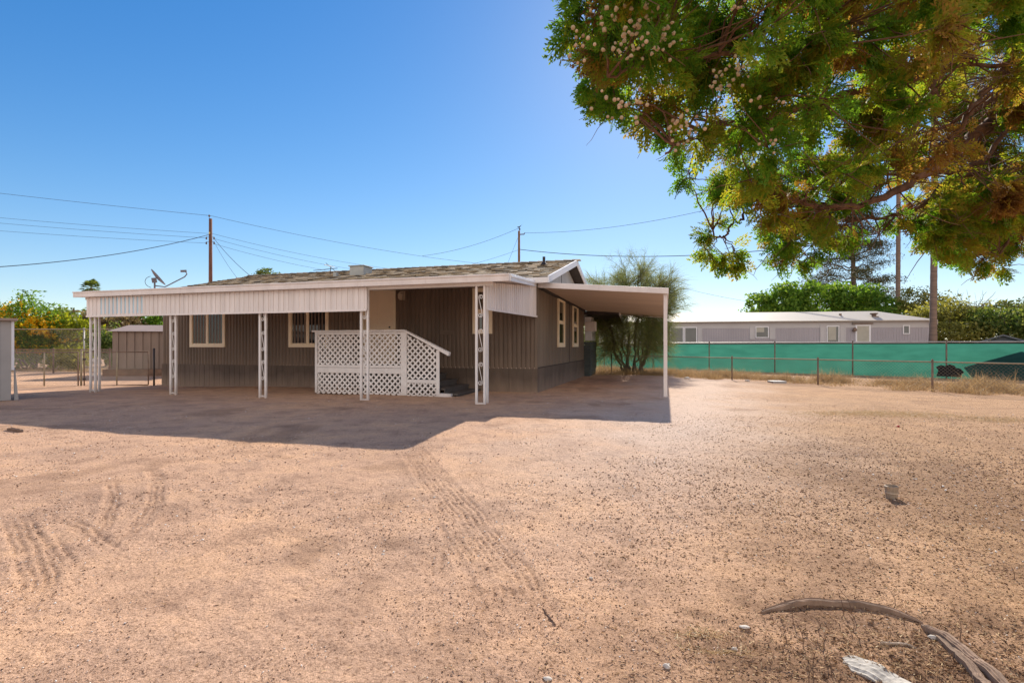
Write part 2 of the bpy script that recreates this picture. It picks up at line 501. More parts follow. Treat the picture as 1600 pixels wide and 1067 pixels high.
def ribbons(name, P0, D, L, w, mat, parent, rng, bend=0.3, segs=3, bend_dir=(0, 0, -1)):
    """thin bent strips (grass blades, twigs, needles)"""
    n = len(P0)
    D = D / np.linalg.norm(D, axis=1, keepdims=True)
    sidev = np.cross(D, rng.normal(size=(n, 3)))
    sidev /= np.linalg.norm(sidev, axis=1, keepdims=True)
    bd = np.array(bend_dir)
    V = np.zeros((n, (segs + 1) * 2, 3))
    for i in range(segs + 1):
        t = i / segs
        p = P0 + D * (L * t)[:, None] + bd * (L * bend * t * t)[:, None]
        ww = (w * (1 - 0.8 * t))[:, None] * 0.5
        V[:, 2 * i] = p - sidev * ww
        V[:, 2 * i + 1] = p + sidev * ww
    base = (np.arange(n) * (segs + 1) * 2)[:, None, None]
    q = np.array([[2 * i, 2 * i + 1, 2 * i + 3, 2 * i + 2] for i in range(segs)])[None]
    return npmesh(name, V.reshape(-1, 3), (base + q).reshape(-1, 4), mat, parent)


# ------------------------------------------------------------------ world, sun, camera
SUN = Vector((236, 800, 515)).normalized()
w = bpy.data.worlds.new('World')
SC.world = w
w.use_nodes = True
nt = w.node_tree
sky = nt.nodes.new('ShaderNodeTexSky')
sky.sky_type = 'NISHITA'
sky.sun_disc = False
sky.sun_elevation = math.asin(SUN.z)
sky.sun_rotation = math.atan2(SUN.x, SUN.y)
sky.altitude = 400
sky.air_density = 1.0
sky.dust_density = 0.12
sky.ozone_density = 3.0
bg = nt.nodes['Background']
hs = nt.nodes.new('ShaderNodeHueSaturation')
hs.inputs['Hue'].default_value = 0.508
hs.inputs['Saturation'].default_value = 1.42
hs.inputs['Value'].default_value = 1.20


def vmath(op, a, b_):
    v = nt.nodes.new('ShaderNodeVectorMath')
    v.operation = op
    for s_, q_ in ((v.inputs[0], a), (v.inputs[1], b_)):
        if isinstance(q_, bpy.types.NodeSocket):
            nt.links.new(q_, s_)
        else:
            s_.default_value = q_
    return v.outputs[0]


# roll off the very bright horizon glow of the clear sky
soft = vmath('DIVIDE', sky.outputs[0], vmath('ADD', vmath('MULTIPLY', sky.outputs[0], (0.075, 0.075, 0.075)), (1, 1, 1)))
nt.links.new(soft, hs.inputs['Color'])
# added fill light: sky out of view opposite the sun made pale and bright
tcw = nt.nodes.new('ShaderNodeTexCoord')
sepw = nt.nodes.new('ShaderNodeSeparateXYZ')
nt.links.new(tcw.outputs['Generated'], sepw.inputs[0])
mr = nt.nodes.new('ShaderNodeMapRange')
mr.interpolation_type = 'SMOOTHSTEP'
mr.inputs['From Min'].default_value = 0.15
mr.inputs['From Max'].default_value = 0.75
mr.inputs['To Max'].default_value = 0.9
nt.links.new(math_node(nt, 'MULTIPLY', sepw.outputs['Y'], -1.0), mr.inputs['Value'])
sky_fill = mixc(nt, mr.outputs[0], hs.outputs[0], (8.2, 7.4, 6.8))
nt.links.new(sky_fill, bg.inputs[0])
bg.inputs[1].default_value = 0.10
sl = bpy.data.lights.new('sun', 'SUN')
sl.energy = 4.0
sl.angle = R(0.53)
sl.color = (1.0, 0.91, 0.78)
so = bpy.data.objects.new('sun', sl)
COL.objects.link(so)
so.rotation_euler = SUN.to_track_quat('Z', 'Y').to_euler()
SC.view_settings.view_transform = 'Standard'
SC.view_settings.look = 'None'
SC.view_settings.exposure = 0.82
SC.view_settings.gamma = 1
cam = bpy.data.cameras.new('camera')
cam.sensor_width = 36
cam.lens = 18.0
cam.shift_y = 6.5 / 1600
cam.clip_end = 3000
cam.clip_start = 0.05
co = bpy.data.objects.new('camera', cam)
COL.objects.link(co)
co.location = (0, 0, CAMH)
co.rotation_euler = (R(90), 0, 0)
SC.camera = co

# ------------------------------------------------------------------ ground
RNG = np.random.default_rng(11)
_perm = np.random.default_rng(3).random((256, 256))


def vnoise(x, y):
    xi, yi = np.floor(x).astype(int), np.floor(y).astype(int)
    fx, fy = x - xi, y - yi
    fx, fy = fx * fx * (3 - 2 * fx), fy * fy * (3 - 2 * fy)
    g = lambda a, c: _perm[a % 256, c % 256]
    return (g(xi, yi) * (1 - fx) + g(xi + 1, yi) * fx) * (1 - fy) + (g(xi, yi + 1) * (1 - fx) + g(xi + 1, yi + 1) * fx) * fy - 0.5


def path_dist(x, y, pts):
    """signed offset across and length along a polyline"""
    best = np.full(x.shape, 1e9)
    across = np.zeros(x.shape)
    along = np.zeros(x.shape)
    acc = 0.0
    for (ax, ay), (bx, by) in zip(pts[:-1], pts[1:]):
        L = math.hypot(bx - ax, by - ay)
        ux, uy = (bx - ax) / L, (by - ay) / L
        t = np.clip((x - ax) * ux + (y - ay) * uy, 0, L)
        dx, dy = x - ax - t * ux, y - ay - t * uy
        d = np.hypot(dx, dy)
        mk = d < best
        best = np.where(mk, d, best)
        across = np.where(mk, dx * uy - dy * ux, across)
        along = np.where(mk, t + acc, along)
        acc += L
    return best, across, along, acc


def gpt(px, py):
    Y = CAMH * F / (py - HY)
    return ((px - 800) / F * Y, Y)


TRACKS = [([gpt(640, 700), gpt(690, 765), gpt(725, 800), gpt(765, 850), gpt(800, 900), gpt(826, 960), gpt(838, 1030)], 0.16, 1.0),
          ([gpt(670, 770), gpt(682, 800), gpt(735, 890), gpt(775, 960), gpt(800, 1040)], 0.06, 0.8),
          ([gpt(683, 800), gpt(684, 840), gpt(680, 880), gpt(688, 960), gpt(690, 1060)], 0.07, 0.6),
          ([gpt(1000, 640), gpt(900, 700), gpt(760, 740), gpt(560, 770), gpt(380, 830), gpt(230, 930)], 0.13, 0.30),
          ([gpt(1120, 660), gpt(1010, 730), gpt(880, 790), gpt(700, 850), gpt(560, 920), gpt(450, 1010)], 0.13, 0.28),
          ([gpt(168, 738), gpt(178, 765), gpt(172, 800), gpt(150, 850)], 0.055, 0.95),
          ([gpt(225, 715), gpt(247, 745), gpt(243, 785), gpt(215, 825), gpt(170, 865)], 0.065, 0.95),
          ([gpt(95, 805), gpt(140, 835), gpt(190, 868)], 0.06, 0.95),
          ([gpt(20, 800), gpt(45, 850), gpt(60, 900), gpt(40, 960)], 0.09, 0.95),
          ([gpt(70, 830), gpt(100, 870), gpt(125, 900)], 0.05, 0.95),
          ([gpt(250, 910), gpt(320, 890), gpt(400, 880), gpt(500, 872)], 0.07, 0.5),
          ([gpt(600, 750), gpt(640, 720), gpt(700, 690)], 0.10, 0.4),
          ([gpt(560, 905), gpt(700, 908)], 0.012, 0.9)]


TINT = [None]


def gz(x, y):
    x = np.asarray(x, float)
    y = np.asarray(y, float)
    near = np.exp(-np.maximum(np.hypot(x, y) - 9, 0) / 8)
    h = vnoise(x * 0.35 + 7, y * 0.35) * 0.05 + vnoise(x * 1.1, y * 1.1 + 3) * 0.022
    h = h + (vnoise(x * 3.7, y * 3.7) * 0.012 + vnoise(x * 9, y * 9) * 0.010 + vnoise(x * 23, y * 23) * 0.007) * near
    h = h - 0.09 * np.exp(-((x + 11.7) ** 2 + (y - 17.2) ** 2) / 10.0)
    tint = np.zeros_like(h)
    for pts, hw, s in TRACKS:
        d, a, l, L = path_dist(x, y, pts)
        fade = np.clip(l / 0.5, 0, 1) * np.clip((L - l) / 0.45, 0, 1)
        e = np.clip((hw - d) / 0.02, 0, 1) * fade
        a2 = a + 0.035 * vnoise(x * 3.1 + 2, y * 3.1) + 0.012 * vnoise(x * 17, y * 17)
        tread = 0.5 + 0.5 * np.sin(a2 * 2 * math.pi / 0.047) if hw > 0.03 else 0
        lug = 0.5 + 0.5 * np.sin(l * 2 * math.pi / 0.042 + np.sign(a) * 2.0 + a * 40)
        worn = np.clip(0.72 + 0.9 * vnoise(x * 1.6, y * 1.6) + 0.9 * vnoise(x * 8, y * 8) + 0.8 * vnoise(x * 30, y * 30), 0, 1)
        rough = 0.6 + 0.8 * (vnoise(x * 6 + 3, y * 6) + 0.5)
        if hw > 0.03:
            tread = np.clip(tread * 1.6 - 0.5, 0, 1)
        gr = tread * (0.25 + 0.75 * lug) * worn
        h = h - s * e * (0.004 * worn + 0.010 * gr) * rough
        tint = np.maximum(tint, np.clip(e * (0.15 * worn + 0.8 * gr) * s * (0.5 + 0.9 * (vnoise(x * 3, y * 3 + 9) + 0.5)), 0, 1))
        h = h + s * 0.004 * np.exp(-((d - hw - 0.02) / 0.025) ** 2) * fade * rough
    # shallow worn hollow inside the edging at lower right
    q = np.exp(-(((x - 1.45) / 0.72) ** 2 + ((y - 2.02) / 0.36) ** 2) ** 3)
    h = h - 0.018 * q + q * vnoise(x * 14, y * 14) * 0.02
    q2 = np.exp(-(((x - 1.55) / 1.0) ** 2 + ((y - 1.95) / 0.62) ** 2))
    tint = np.maximum(tint, np.clip(q2 * (0.95 + 2.2 * vnoise(x * 7 + 1, y * 7) + 0.9 * vnoise(x * 19, y * 19)), 0, 0.9))
    # darker brown soil towards the right foreground
    q3 = np.clip((x - 0.33 * y) / 1.6, 0, 1) * np.clip((7.5 - y) / 3, 0, 1)
    tint = np.maximum(tint, np.clip(q3 * (0.42 + 1.5 * vnoise(x * 1.3 + 5, y * 1.3) + 1.0 * vnoise(x * 6, y * 6)), 0, 0.62))
    tint = np.maximum(tint, np.clip(1.9 * vnoise(x * 0.9 + 20, y * 0.9 + 4) + 0.9 * vnoise(x * 4 + 20, y * 4) - 0.42, 0, 0.5))
    TINT[0] = tint
    return h


def gz1(x, y):
    return float(gz(np.array([x]), np.array([y]))[0])


def axis(segs):
    out = [segs[0][0]]
    for a, b_, st in segs:
        n = max(1, int(round((b_ - a) / st)))
        out += list(np.linspace(a, b_, n + 1)[1:])
    return np.array(out)


geo = np.geomspace(1, 70, 22)[1:] - 1
xs = np.concatenate([-(9 + geo[::-1] * 9), axis([(-9, -3.7, 0.09), (-3.7, 0.7, 0.0095), (0.7, 3.6, 0.0165), (3.6, 9, 0.09)]), 9 + geo * 9])
ys = np.concatenate([[-400, -150, -60, -25, -10, -5, -2, 0, 1.0], axis([(1.3, 1.9, 0.0165), (1.9, 4.6, 0.0095), (4.6, 6.5, 0.03), (6.5, 13, 0.10), (13, 30, 0.5)]), 30 + geo * 9])
XX, YY = np.meshgrid(xs, ys)
ZZ = gz(XX, YY)
GT = TINT[0].ravel().copy()
far = np.clip((np.hypot(XX, YY) - 40) / 40, 0, 1)
ZZ = ZZ * (1 - far)
nx, ny = len(xs), len(ys)
idx = np.arange(nx * ny).reshape(ny, nx)
Fc = np.stack([idx[:-1, :-1], idx[:-1, 1:], idx[1:, 1:], idx[1:, :-1]], -1).reshape(-1, 4)
g = npmesh('ground', np.stack([XX, YY, ZZ], -1).reshape(-1, 3), Fc, M['dirt'], tint=GT, smooth=True)
tag(g, 'bare pinkish tan dirt and gravel yard with tyre tracks', 'ground', kind='structure')


# loose gravel: small faceted stones, denser near the camera and in the drive
def pebbles(n, rng, smin, smax, yr, dens):
    Y = np.exp(rng.uniform(math.log(yr[0]), math.log(yr[1]), n * 3))
    X = rng.uniform(-1.15, 1.15, n * 3) * Y
    keep = rng.random(n * 3) < dens(X, Y)
    X, Y = X[keep][:n], Y[keep][:n]
    n = len(X)
    s = smin + (smax - smin) * rng.random(n) ** 3
    s *= np.clip(Y / 3.0, 0.8, 1.5)
    o = np.array([[1, 0, 0], [-1, 0, 0], [0, 1, 0], [0, -1, 0], [0, 0, 0.7], [0, 0, -0.7]], float)
    fo = np.array([[0, 2, 4], [2, 1, 4], [1, 3, 4], [3, 0, 4], [2, 0, 5], [1, 2, 5], [3, 1, 5], [0, 3, 5]])
    Rm = rand_rot(n, rng)
    sc = np.stack([rng.uniform(0.7, 1.4, n), rng.uniform(0.6, 1.1, n), rng.uniform(0.5, 0.9, n)], -1)
    P = np.einsum('nij,nkj->nki', Rm, o[None] * sc[:, None, :]) * (s / 2)[:, None, None]
    P[:, :, 2] *= 0.75
    C = np.stack([X, Y, gz(X, Y) + s * 0.18], -1)
    V = (P + C[:, None, :]).reshape(-1, 3)
    Ff = (np.arange(n)[:, None, None] * 6 + fo[None]).reshape(-1, 3)
    return V, Ff


V, Ff = pebbles(60000, RNG, 0.0035, 0.016, (1.4, 13), lambda X, Y: np.clip(0.42 + 1.7 * vnoise(X * 0.8, Y * 0.8) + 1.2 * vnoise(X * 3.3, Y * 3.3) + 0.2 * (X > 0), 0.03, 1))
o = npmesh('gravel', V, Ff, M['gravel'])
tag(o, 'loose small stones strewn over the dirt yard', 'gravel', kind='stuff')

# bark chips and dark crumbs, thick on the right and in the old bed
V, Ff = pebbles(30000, np.random.default_rng(12), 0.004, 0.017, (1.4, 9), lambda X, Y: np.clip((X - 0.30 * Y + 0.35) * 0.45 + 1.2 * vnoise(X * 1.3, Y * 1.3) + 0.9 * vnoise(X * 5, Y * 5), 0.015, 1))
V[:, 2] -= 0.001
o = npmesh('bark_chips', V, Ff, M['litter'])
tag(o, 'dark bark chips and crumbs lying on the brown dirt', 'bark chips', kind='stuff')

# leaf litter and twig bits on the right-hand side, where the ground is browner
n = 15000
Y = np.exp(RNG.uniform(math.log(1.4), math.log(9), n * 3))
X = RNG.uniform(-1.1, 1.15, n * 3) * Y
side = (X - (0.30 * Y - 0.55)) + vnoise(X * 0.9, Y * 0.9) * 1.6
keep = RNG.random(n * 3) < np.clip(0.08 + side * 0.55, 0.03, 0.9)
X, Y = X[keep][:n], Y[keep][:n]
n = len(X)
th = RNG.uniform(0, 2 * math.pi, n)
D = np.stack([np.cos(th), np.sin(th), RNG.normal(0, 0.25, n)], -1)
P0 = np.stack([X, Y, gz(X, Y) + 0.004], -1)
nb = 6500                                        # thicker in the old bed
X = np.concatenate([X, 1.5 + RNG.normal(0, 0.45, nb)])
Y = np.concatenate([Y, 1.98 + RNG.normal(0, 0.22, nb)])
ok = Y > 1.35
X, Y = X[ok], Y[ok]
n = len(X)
th = RNG.uniform(0, 2 * math.pi, n)
D = np.stack([np.cos(th), np.sin(th), RNG.normal(0, 0.3, n)], -1)
P0 = np.stack([X, Y, gz(X, Y) + 0.004], -1)
L = RNG.uniform(0.006, 0.036, n) * np.clip(Y / 3, 0.8, 1.1)
o = ribbons('leaf_litter', P0, D, L, RNG.uniform(0.0025, 0.006, n), M['litter'], None, RNG, 0.1, 2)
tag(o, 'scattered dry leaf bits and twigs on the brown dirt', 'leaf litter', kind='stuff')

# ------------------------------------------------------------------ mobile home (local frame: x to the right along the front wall, y into the house)
HO = Vector((0.658, 13.5, 0))
HR = math.atan2(-0.287, 0.958)
HW, HD, ZS, ZE, ZR = 12.94, 8.1, 0.66, 2.95, 4.12     # length, depth, skirting top, wall top, ridge
home = thing('mobile_home', 'grey brown corrugated mobile home with shingle roof and white awnings', 'mobile home', HO, HR)
wl = MB()
prof = [(0, ZS), (0, ZE), (HD / 2, ZR - 0.08), (HD, ZE), (HD, ZS)]
wl.prism([(-HW, y, z) for y, z in prof], (HW, 0, 0))
wall = wl.build('wall', M['sidewall'], home)
# rib siding on the front
rb = MB()
x, pitch = -HW, 0.125
while x < -0.02:
    x1 = min(x + pitch, 0)
    rb.prism([(x + 0.004, -0.004, ZS - 0.02), (x + 0.035, -0.024, ZS - 0.02), (x + 0.085, -0.024, ZS - 0.02), (x1 - 0.006, -0.004, ZS - 0.02), (x1 - 0.006, 0.004, ZS - 0.02), (x + 0.004, 0.004, ZS - 0.02)], (0, 0, ZE - ZS + 0.02))
    x = x1
rb.build('siding', M['siding'], home)
# side wall: flat sheets with seams and shallow ribs
sv = MB()
for y in np.arange(0.3, HD, 0.405):
    sv.box(0.0, 0.006, y, y + 0.03, ZS, ZE)
sv.build('siding', M['sidewall'], home)
sm = MB()
sm.box(0.002, 0.012, 4.72, 4.75, ZS, ZE)
sm.box(0.002, 0.014, 0.0, HD, ZS - 0.012, ZS + 0.012)
sm.box(-HW, 0.0, -0.014, -0.003, ZS - 0.05, ZS - 0.02)
sm.build('seam_strip', M['seam'], home)
# skirting panels
sk = MB()
x = -HW - 0.02
while x < 0:
    x1 = min(x + 1.22, 0.02)
    sk.box(x + 0.004, x1 - 0.004, -0.03, 0.01, -0.35, ZS - 0.022)
    for q in np.arange(x + 0.2, x1 - 0.1, 0.2):
        sk.box(q, q + 0.015, -0.036, -0.028, -0.35, ZS - 0.03)
    x = x1
y = 0.012
while y < HD:
    y1 = min(y + 1.22, HD)
    sk.box(-0.02, 0.022, y + 0.003, y1 - 0.003, -0.35, ZS - 0.014)
    y = y1
sk.build('skirting', M['skirt'], home)
cr = MB()
cr.box(-0.05, 0.016, -0.03, 0.03, ZS - 0.018, ZE)
cr.build('corner_trim', M['sidewall'], home)
# gable panel
gb = MB()
gb.prism([(0.008, -0.0 + 0.25, ZE + 0.02), (0.008, HD - 0.25, ZE + 0.02), (0.008, HD / 2, ZR - 0.16)], (0.012, 0, 0))
gb.build('gable_panel', M['gable'], home)
gs = MB()
gs.box(0.021, 0.03, 3.2, 3.23, ZE + 0.03, ZR - 0.36)
gs.build('seam_strip', M['seam'], home)
# roof: decks and shingle tabs
OV = 0.3
slope = (ZR - 3.02) / (HD / 2 + OV)
roof = MB()
for sgn in (0, 1):
    ya, yb = (-OV, HD / 2) if sgn == 0 else (HD + OV, HD / 2)
    roof.hexa([(-HW - 0.3, ya, 2.95), (0.36, ya, 2.95), (0.36, yb, ZR - 0.07), (-HW - 0.3, yb, ZR - 0.07),
               (-HW - 0.3, ya, 3.0), (0.36, ya, 3.0), (0.36, yb, ZR - 0.02), (-HW - 0.3, yb, ZR - 0.02)])
roof_o = roof.build('roof', M['seam'], home)
sh = MB()
nc = 20
run = HD / 2 + OV
for sgn in (0, 1):
    for c in range(nc):
        y0 = -OV - 0.03 + run * c / nc
        y1 = y0 + run / nc * 1.25
        z0 = 3.012 + slope * (y0 + OV + 0.03)
        z1 = 3.012 + slope * (y1 + OV + 0.03) - 0.006
        x = -HW - 0.33 - random.random() * 0.2
        while x < 0.38:
            wd = random.uniform(0.14, 0.34)
            t = random.choice([0.008, 0.012, 0.022, 0.028])
            xa, xb = max(x, -HW - 0.33), min(x + wd - 0.006, 0.385)
            dy = random.uniform(0, 0.02)
            if xb > xa + 0.02:
                Yf = (lambda yy: yy) if sgn == 0 else (lambda yy: HD - yy)
                sh.hexa([(xa, Yf(y0 + dy), z0 - 0.004), (xb, Yf(y0 + dy), z0 - 0.004), (xb, Yf(y1), z1 - 0.006), (xa, Yf(y1), z1 - 0.006),
                         (xa, Yf(y0 + dy), z0 + t), (xb, Yf(y0 + dy), z0 + t), (xb, Yf(y1), z1), (xa, Yf(y1), z1)])
            x += wd
x = -HW - 0.33
while x < 0.36:                      # ridge caps
    sh.hexa([(x, HD / 2 - 0.14, ZR - 0.005), (x + 0.29, HD / 2 - 0.14, ZR - 0.005), (x + 0.29, HD / 2 + 0.14, ZR - 0.005), (x, HD / 2 + 0.14, ZR - 0.005),
             (x, HD / 2 - 0.02, ZR + 0.05), (x + 0.27, HD / 2 - 0.02, ZR + 0.035), (x + 0.27, HD / 2 + 0.02, ZR + 0.035), (x, HD / 2 + 0.02, ZR + 0.05)])
    x += 0.3
sh.build('shingles', M['shingle'], roof_o)
fa = MB()
fa.box(-HW - 0.34, 0.37, -OV - 0.055, -OV - 0.02, 2.86, 3.0)
fa.build('eave_board', M['white'], home)
for sgn in (0, 1):
    rk = MB()
    ya, yb = (-OV - 0.06, HD / 2) if sgn == 0 else (HD + OV + 0.06, HD / 2)
    rk.hexa([(0.372, ya, 2.86), (0.41, ya, 2.86), (0.41, yb, ZR - 0.17), (0.372, yb, ZR - 0.17),
             (0.372, ya, 3.03), (0.41, ya, 3.03), (0.41, yb, ZR + 0.02), (0.372, yb, ZR + 0.02)])
    rk.build('rake_board', M['trimwhite'], home)
# vents on the roof
def roofz(y):
    return 3.03 + slope * (min(y, HD - y) + OV)
vp = MB()
vp.tube([(-0.51, 3.0, roofz(3.0) - 0.05), (-0.51, 3.0, roofz(3.0) + 0.25)], 0.045, 10)
vp.lathe([(0.11, 0), (0.05, 0.08)], (-0.51, 3.0, roofz(3.0)), 10)
vp.build('vent_pipe', M['darkmetal'], roof_o)
vb = MB()
vb.box(-7.30, -6.75, 2.35, 2.9, roofz(2.35) - 0.1, roofz(2.6) + 0.24)
vb.box(-7.34, -6.71, 2.31, 2.94, roofz(2.6) + 0.242, roofz(2.6) + 0.275)
vb.build('vent_box', M['vent'], roof_o, 0.012)
sj = MB()
sj.box(-7.86, -7.74, 2.2, 2.32, roofz(2.2) - 0.05, roofz(2.2) + 0.14)
sj.build('vent_cap', M['vent'], roof_o)
an = MB()
a0 = Vector((-8.7, 3.2, roofz(3.2)))
an.tube([a0, a0 + Vector((0, 0, 0.25))], 0.012, 6)
an.tube([a0 + Vector((-0.75, 0, 0.16)), a0 + Vector((0.3, 0, 0.2))], 0.012, 6)
an.tube([a0 + Vector((-0.2, 0, 0.42)), a0 + Vector((0.3, 0, 0.02))], 0.010, 6)
an.tube([a0 + Vector((-0.05, -0.3, 0.3)), a0 + Vector((-0.05, 0.3, 0.3))], 0.010, 6)
an.build('antenna', M['darkmetal'], roof_o)


def house_window(u0, u1, z0, z1, face, glass, rail=None, post=None, fw=0.10, blinds=False):
    """face 'front': u runs to the left of the corner; face 'side': u runs back along the right wall"""
    if face == 'front':
        T = lambda p: (-p[0], -p[1], p[2])
    else:
        T = lambda p: (p[1], p[0], p[2])
    fr = MB(T)
    d = 0.055
    fr.box(u0, u0 + fw, 0, d, z0, z1).box(u1 - fw, u1, 0, d, z0, z1)
    fr.box(u0 + fw, u1 - fw, 0, d - 0.003, z1 - fw, z1).box(u0 + fw, u1 - fw, 0, d - 0.003, z0, z0 + fw)
    wo = fr.build('window', M['cream'], home, 0.006)
    iu0, iu1, iz0, iz1 = u0 + fw, u1 - fw, z0 + fw, z1 - fw
    s = 0.035
    if rail:
        mm = MB(T).box(iu0, iu1, 0.012, 0.042, rail - s, rail + s)
        mm.build('sash_rail', M['cream'], wo)
        halves = [(iu0, iu1, iz0, rail - s), (iu0, iu1, rail + s, iz1)]
    else:
        mm = MB(T).box(post - s, post + s, 0.012, 0.042, iz0, iz1)
        mm.build('sash_rail', M['cream'], wo)
        halves = [(iu0, post - s, iz0, iz1), (post + s, iu1, iz0, iz1)]
    for k, (a, b_, c, e) in enumerate(halves):
        g = 0.022 if k == 0 else 0.014
        MB(T).box(a, b_, 0.004, g, c, e).build('pane', glass, wo)
        q = 0.022
        MB(T).box(a, a + q, g, g + 0.012, c, e).box(b_ - q, b_, g, g + 0.012, c, e).box(a + q, b_ - q, g, g + 0.011, c, c + q).box(a + q, b_ - q, g, g + 0.011, e - q, e).build('sash', M['cream'], wo)
    return wo


house_window(10.28, 11.73, 1.20, 2.45, 'front', M['glass'], post=11.02)
house_window(6.40, 7.83, 1.20, 2.45, 'front', M['glass'], post=7.15)
house_window(1.23, 1.80, 1.57, 2.82, 'front', M['glassgreen'], rail=2.18, fw=0.09)
house_window(2.62, 3.72, 1.20, 2.80, 'side', M['glassgreen'], rail=2.0, fw=0.12)
house_window(5.30, 6.43, 1.20, 2.80, 'side', M['glassgreen'], rail=2.0, fw=0.12)
# front door, knob, porch light, rear bits
dr = MB()
dr.box(-5.16, -4.23, -0.05, 0, 0.72, 2.88)
door = dr.build('door', M['door'], home, 0.006)
dp = MB()
for x0, x1 in ((-5.06, -4.73), (-4.66, -4.33)):
    for z0, z1 in ((0.9, 1.45), (1.6, 2.75)):
        dp.box(x0, x1, -0.056, -0.049, z0, z1)
dp.build('door_panel', M['door'], door, 0.004)
kn = MB(lambda p: (p[0], p[2], p[1]))
kn.lathe([(0.012, -0.10), (0.032, -0.092), (0.034, -0.07), (0.012, -0.062), (0.012, -0.045)], (-4.34, 1.62, 0), 12)
kn.build('door_knob', M['darkmetal'], door, smooth=True)
kn = MB(lambda p: (p[0], p[2], p[1]))
kn.lathe([(0.02, -0.07), (0.024, -0.066), (0.024, -0.045)], (-4.34, 1.78, 0), 12)
kn.build('door_lock', M['darkmetal'], door, smooth=True)
df = MB()
df.box(-5.24, -5.164, -0.06, 0, 0.72, 2.94).box(-4.226, -4.15, -0.06, 0, 0.72, 2.94).box(-5.162, -4.228, -0.058, 0, 2.885, 2.94)
df.build('door_frame', M['cream'], home)
pl = MB()
pl.box(-4.02, -3.86, -0.05, 0, 2.55, 2.80)
pl.lathe([(0.05, 0.0), (0.08, 0.05), (0.085, 0.16), (0.05, 0.21)], (-3.94, -0.12, 2.55), 12)
pl.build('porch_light', M['lampglass'], home, smooth=False)
mtr = MB()
mtr.box(-2.75, -2.35, -0.05, -0.02, 1.55, 1.68)
mtr.build('utility_plate', M['siding'], home)
# rear porch roof and box seen past the carport
rp = MB()
rp.hexa([(-3.0, HD + 0.34, 2.55), (1.4, HD + 0.34, 2.55), (1.4, HD + 2.6, 2.20), (-3.0, HD + 2.6, 2.20), (-3.0, HD + 0.34, 2.70), (1.4, HD + 0.34, 2.70), (1.4, HD + 2.6, 2.35), (-3.0, HD + 2.6, 2.35)])
rp.build('rear_awning', M['darkmetal'], home)
rpf = MB()
rpf.hexa([(1.402, HD + 0.34, 2.52), (1.44, HD + 0.34, 2.52), (1.44, HD + 2.6, 2.18), (1.402, HD + 2.6, 2.18), (1.402, HD + 0.34, 2.73), (1.44, HD + 0.34, 2.73), (1.44, HD + 2.6, 2.38), (1.402, HD + 2.6, 2.38)])
rpf.build('rear_awning_trim', M['trimwhite'], home)
rx = MB()
for k in range(9):
    rx.box(-2.0, 0.28 - 0.004 * (k % 2), HD + 0.02, HD + 1.9, 0.25 + k * 0.13, 0.25 + k * 0.13 + 0.122)
rx.box(-2.0, 0.25, HD + 0.02, HD + 1.88, -0.3, 0.25)
rx.build('rear_vestibule', M['slate'], home)
rw = MB()
rw.box(0.0, 0.26, HD + 0.3, HD + 1.7, 1.46, 2.45)
rw.build('rear_window', M['trimwhite'], home)
rc = MB()
rc.box(0.02, 0.46, HD + 0.1, HD + 0.55, 1.85, 2.25)
rc.build('meter_box', M['pan'], home, 0.01)

# ------------------------------------------------------------------ patio awning on the front
aw = thing('patio_awning', 'long white metal patio awning with ribbed valance along house front', 'awning', HO, HR)
AL, AD = -12.1, -3.2                           # left end, front edge
zf, zb = 2.66, 2.90
rf = MB()
rf.hexa([(AL, AD, zf - 0.06), (0.20, AD, zf - 0.06), (-0.04, -0.035, zb - 0.06), (AL, -0.035, zb - 0.06),
         (AL, AD, zf), (0.20, AD, zf), (-0.04, -0.035, zb), (AL, -0.035, zb)])
ro = rf.build('roof_panel', M['pan'], aw)
rr = MB()
x = AL + 0.1
while x < -0.2:
    rr.hexa([(x, AD + 0.02, zf), (x + 0.03, AD + 0.02, zf), (x + 0.03, -0.05, zb), (x, -0.05, zb), (x + 0.005, AD + 0.02, zf + 0.025), (x + 0.025, AD + 0.02, zf + 0.025), (x + 0.025, -0.05, zb + 0.025), (x + 0.005, -0.05, zb + 0.025)])
    x += 0.3
rr.build('pan_rib', M['pan'], ro)
fs = MB()
fs.box(AL - 0.03, 0.22, AD - 0.05, AD - 0.004, zf - 0.105, zf + 0.045)
fs.box(AL - 0.03, 0.22, AD - 0.07, AD - 0.051, zf + 0.012, zf + 0.045)
fs.build('fascia', M['pan'], aw, 0.006)
ef = MB()
ef.hexa([(0.205, AD, zf - 0.10), (0.25, AD, zf - 0.10), (0.0, -0.04, zb - 0.10), (-0.035, -0.04, zb - 0.10), (0.205, AD, zf + 0.05), (0.25, AD, zf + 0.05), (0.0, -0.04, zb + 0.05), (-0.035, -0.04, zb + 0.05)])
ef.hexa([(0.251, AD, zf - 0.02), (0.27, AD, zf - 0.02), (0.02, -0.04, zb - 0.02), (0.001, -0.04, zb - 0.02), (0.251, AD, zf + 0.02), (0.27, AD, zf + 0.02), (0.02, -0.04, zb + 0.02), (0.001, -0.04, zb + 0.02)])
ef.build('end_fascia', M['trimwhite'], aw)
ef = MB()
ef.hexa([(AL - 0.03, AD, zf - 0.10), (AL - 0.002, AD, zf - 0.10), (AL - 0.002, -0.04, zb - 0.10), (AL - 0.03, -0.04, zb - 0.10), (AL - 0.03, AD, zf + 0.05), (AL - 0.002, AD, zf + 0.05), (AL - 0.002, -0.04, zb + 0.05), (AL - 0.03, -0.04, zb + 0.05)])
ef.build('end_fascia', M['pan'], aw)
bm_ = MB()
bm_.box(-11.95, -0.20, -3.06, -2.98, zf - 0.16, zf - 0.062)
bm_.build('beam', M['white'], aw)


